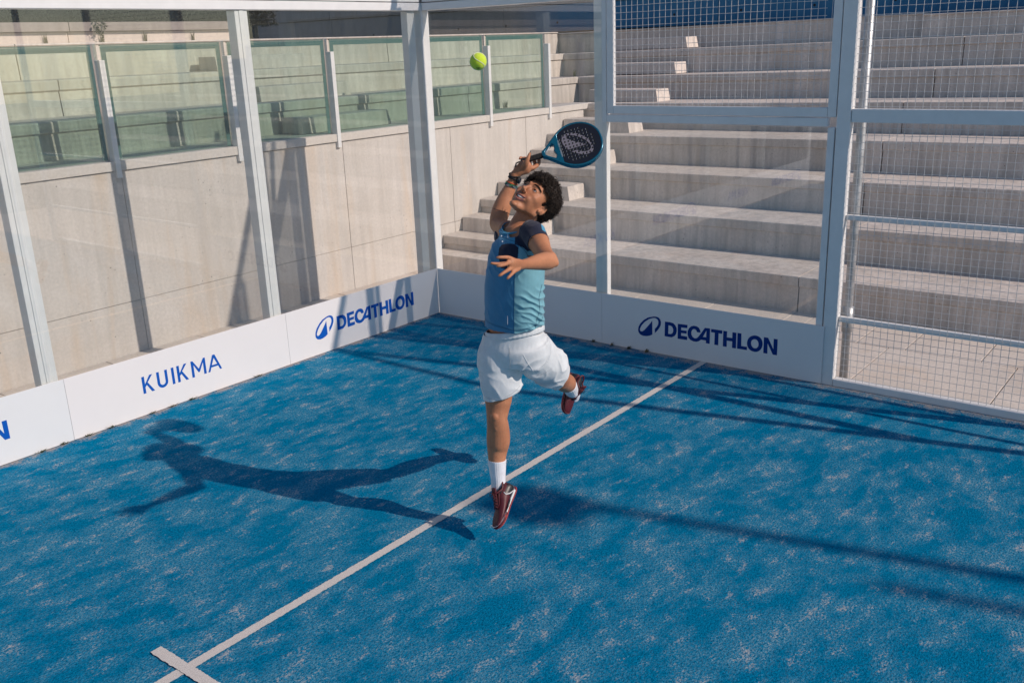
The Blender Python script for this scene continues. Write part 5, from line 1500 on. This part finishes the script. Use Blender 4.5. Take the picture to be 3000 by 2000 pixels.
tube('wrist_strap', [V(*PT['strap_b'])+V(.006, -.012, -.002), (V(*PT['strap_a'])+V(*PT['strap_b']))/2+V(-.002, -.014, .006), V(*PT['strap_a'])+V(0, -.004, 0), V(*PT['racket_butt'])+V(.01, 0, .004)], [.0045, .004, .004, .004], M['black_cord'], PER, 8)
# thin tattoo line round the forearm
pts, *_ = ring_on('arm_r', 5.05, .0004, 0, None, 'tat', wob=.0015, n=60)
tube('tattoo_line', pts, .0011, simple('tattoo ink', (.05, .03, .03), .6), PER, 5)

# ================================================================ RACKET
wm = PER.matrix_basis if False else Matrix.Translation(Vector((3.12, 3.48, 0.0))) @ Matrix.Rotation(math.radians(127.810), 4, 'Z')
bu, tp = V(*PT['racket_butt']), V(*PT['racket_tip'])
ra_ = (tp-bu).normalized()
nn = V(-.30, -.82, .46); nn = (nn-ra_*nn.dot(ra_)).normalized(); rw_ = ra_.cross(nn).normalized()
if rw_.z < 0: rw_ = -rw_
rk_scale = (tp-bu).length/.432
rk = bpy.data.objects.new('padel_racket', None); COL.objects.link(rk); rk.empty_display_size = .1
tag(rk, 'teal framed padel racket with black perforated face held above the player\'s head', 'racket')
mm = Matrix.Identity(4)
for i in range(3):
    mm[i][0], mm[i][1], mm[i][2], mm[i][3] = ra_[i]*rk_scale, rw_[i]*rk_scale, nn[i]*rk_scale, bu[i]-ra_[i]*.012
rk.matrix_world = wm @ mm
M['teal'] = simple('teal lacquer', (0.006, 0.115, 0.185), 0.22, 0.35, 0.7, var=0.15, scale=30)
M['face'] = simple('black carbon face', (0.005, 0.006, 0.013), 0.4, bump=0.2, scale=400)
M['rlogo'] = simple('grey print', (0.17, 0.155, 0.19), 0.5)
M['hole'] = simple('hole', (0.003, 0.003, 0.004), 0.9)
M['grip'] = simple('black grip tape', (0.012, 0.011, 0.011), 0.85, bump=0.5, scale=90)
M['rwhite'] = simple('grey print and glint', (0.42, 0.45, 0.48), 0.5)  # print grey, also colours the painted highlights at the holes
half = [(.118, .0155), (.128, .020), (.142, .029), (.158, .042), (.176, .058), (.196, .0755), (.216, .0920), (.238, .1075), (.262, .1195), (.288, .1275), (.315, .1305), (.342, .1285), (.368, .1225), (.392, .1120), (.413, .0980), (.431, .0800), (.445, .0580), (.453, .0330), (.456, 0.0)]
outl = half+[(t, -w_) for t, w_ in half[-2::-1]]
def inset(pl_, d):
    n = len(pl_); r_ = []
    for i in range(n):
        a, b, c = np.array(pl_[i-1]), np.array(pl_[i]), np.array(pl_[(i+1) % n])
        t = c-a; t = t/(np.linalg.norm(t)+1e-9); nrm = np.array([t[1], -t[0]]); cc_ = np.array([.30, 0])
        if (cc_-b)@nrm < 0: nrm = -nrm
        r_.append(tuple(b+nrm*d))
    return r_
def extrude_poly(name, loops, z0, z1, mat, parent, bevel=0.0):
    cu = bpy.data.curves.new(name, 'CURVE'); cu.dimensions = '2D'; cu.fill_mode = 'BOTH'; cu.extrude = (z1-z0)/2-bevel
    cu.bevel_depth = bevel; cu.bevel_resolution = 3; cu.offset = -bevel
    for lp in loops:
        sp = cu.splines.new('POLY'); sp.points.add(len(lp)-1)
        for i, p in enumerate(lp): sp.points[i].co = (p[0], p[1], 0, 1)
        sp.use_cyclic_u = True
    to = bpy.data.objects.new('tmp', cu); COL.objects.link(to)
    dg = bpy.context.evaluated_depsgraph_get(); dg.update()
    me = bpy.data.meshes.new_from_object(to.evaluated_get(dg)); bpy.data.objects.remove(to); bpy.data.curves.remove(cu)
    for v in me.vertices: v.co.z += (z0+z1)/2
    me.materials.clear(); me.name = name
    o = link_mesh(name, me, mat, parent); return o
# frame: closed band between outline and inset, rounded outside
inn = [p for p in inset(outl, .013)]
face_loop = [(t, w_) for t, w_ in inn if t > .212]
tri = [(.150, .020), (.186, .044), (.194, .030), (.190, .012), (.184, 0.0), (.190, -.012), (.194, -.030), (.186, -.044), (.150, -.020), (.138, -.008), (.138, .008)]
fr = extrude_poly('frame', [smooth_loop(outl, 2), face_loop, tri], -.0185, .0185, M['teal'], rk, bevel=.0055)
fcp = extrude_poly('face', [[(t-.0, w_) for t, w_ in inset(face_loop, -.001)]], -.0165, .0180, M['face'], rk)
ang = math.radians(0)
lg = [[((v-.235)*.80+.318, -(u-2.478)*.66) for u, v in DECA['logo'][0]]]
extrude_poly('logo', lg, .0181, .0186, M['rlogo'], rk)
bm = bmesh.new(); bm2 = bmesh.new()
for i in range(10):
    for j in range(10):
        t = .236+i*.0190; w_ = -.0855+j*.0190
        if ((t-.318)/.098)**2+(w_/.098)**2 > 1.0: continue
        c_ = V(t, w_, 0)
        vs = [bm.verts.new((t+.0055*math.cos(a), w_+.0055*math.sin(a), .0190)) for a in np.linspace(0, 2*math.pi, 13)[:-1]]
        bm.faces.new(vs)
        # painted highlight: pale crescent standing in for sunlight on each hole edge
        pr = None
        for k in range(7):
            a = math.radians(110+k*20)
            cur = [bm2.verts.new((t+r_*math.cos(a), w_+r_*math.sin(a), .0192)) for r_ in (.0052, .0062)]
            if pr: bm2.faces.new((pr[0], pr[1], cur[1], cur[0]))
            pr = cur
tag(obj('holes', bm, M['hole'], rk), kind='stuff')
tag(obj('hole_glints', bm2, M['rwhite'], rk), kind='stuff')
def text_mesh(body_, size, mat, parent, mtx):
    cu = bpy.data.curves.new('txt', 'FONT'); cu.body = body_; cu.size = size; cu.align_x = 'CENTER'
    to = bpy.data.objects.new('tmp', cu); COL.objects.link(to)
    dg = bpy.context.evaluated_depsgraph_get(); dg.update()
    me = bpy.data.meshes.new_from_object(to.evaluated_get(dg)); bpy.data.objects.remove(to); bpy.data.curves.remove(cu)
    for v in me.vertices: v.co = mtx @ v.co
    me.materials.clear(); me.name = 'lettering'
    return link_mesh('lettering', me, mat, parent)
# reads from top to bottom across the throat
tm = Matrix(((0, 1, 0, .2175), (-1, 0, 0, 0), (0, 0, 1, .0188), (0, 0, 0, 1)))
text_mesh('HYBRID CARBON', .0125, M['rwhite'], rk, tm)
# grip: octagonal handle with wrap
bm = bmesh.new()
pts = [(-.0, 0, 0), (.010, 0, 0)]+[(.012+.0088*i, 0, 0) for i in range(13)]
rs = [.0185, .0185]+[.0165+(.0007 if i % 2 else 0) for i in range(13)]
add_tube(bm, pts, rs, 8)
for v in bm.verts: v.co.z *= .92
obj('grip', bm, M['grip'], rk)
tube('bridge', [(.128, -.001, .012), (.150, .010, .013), (.170, .030, .012)], [.003, .004, .003], M['rwhite'], rk, 6)
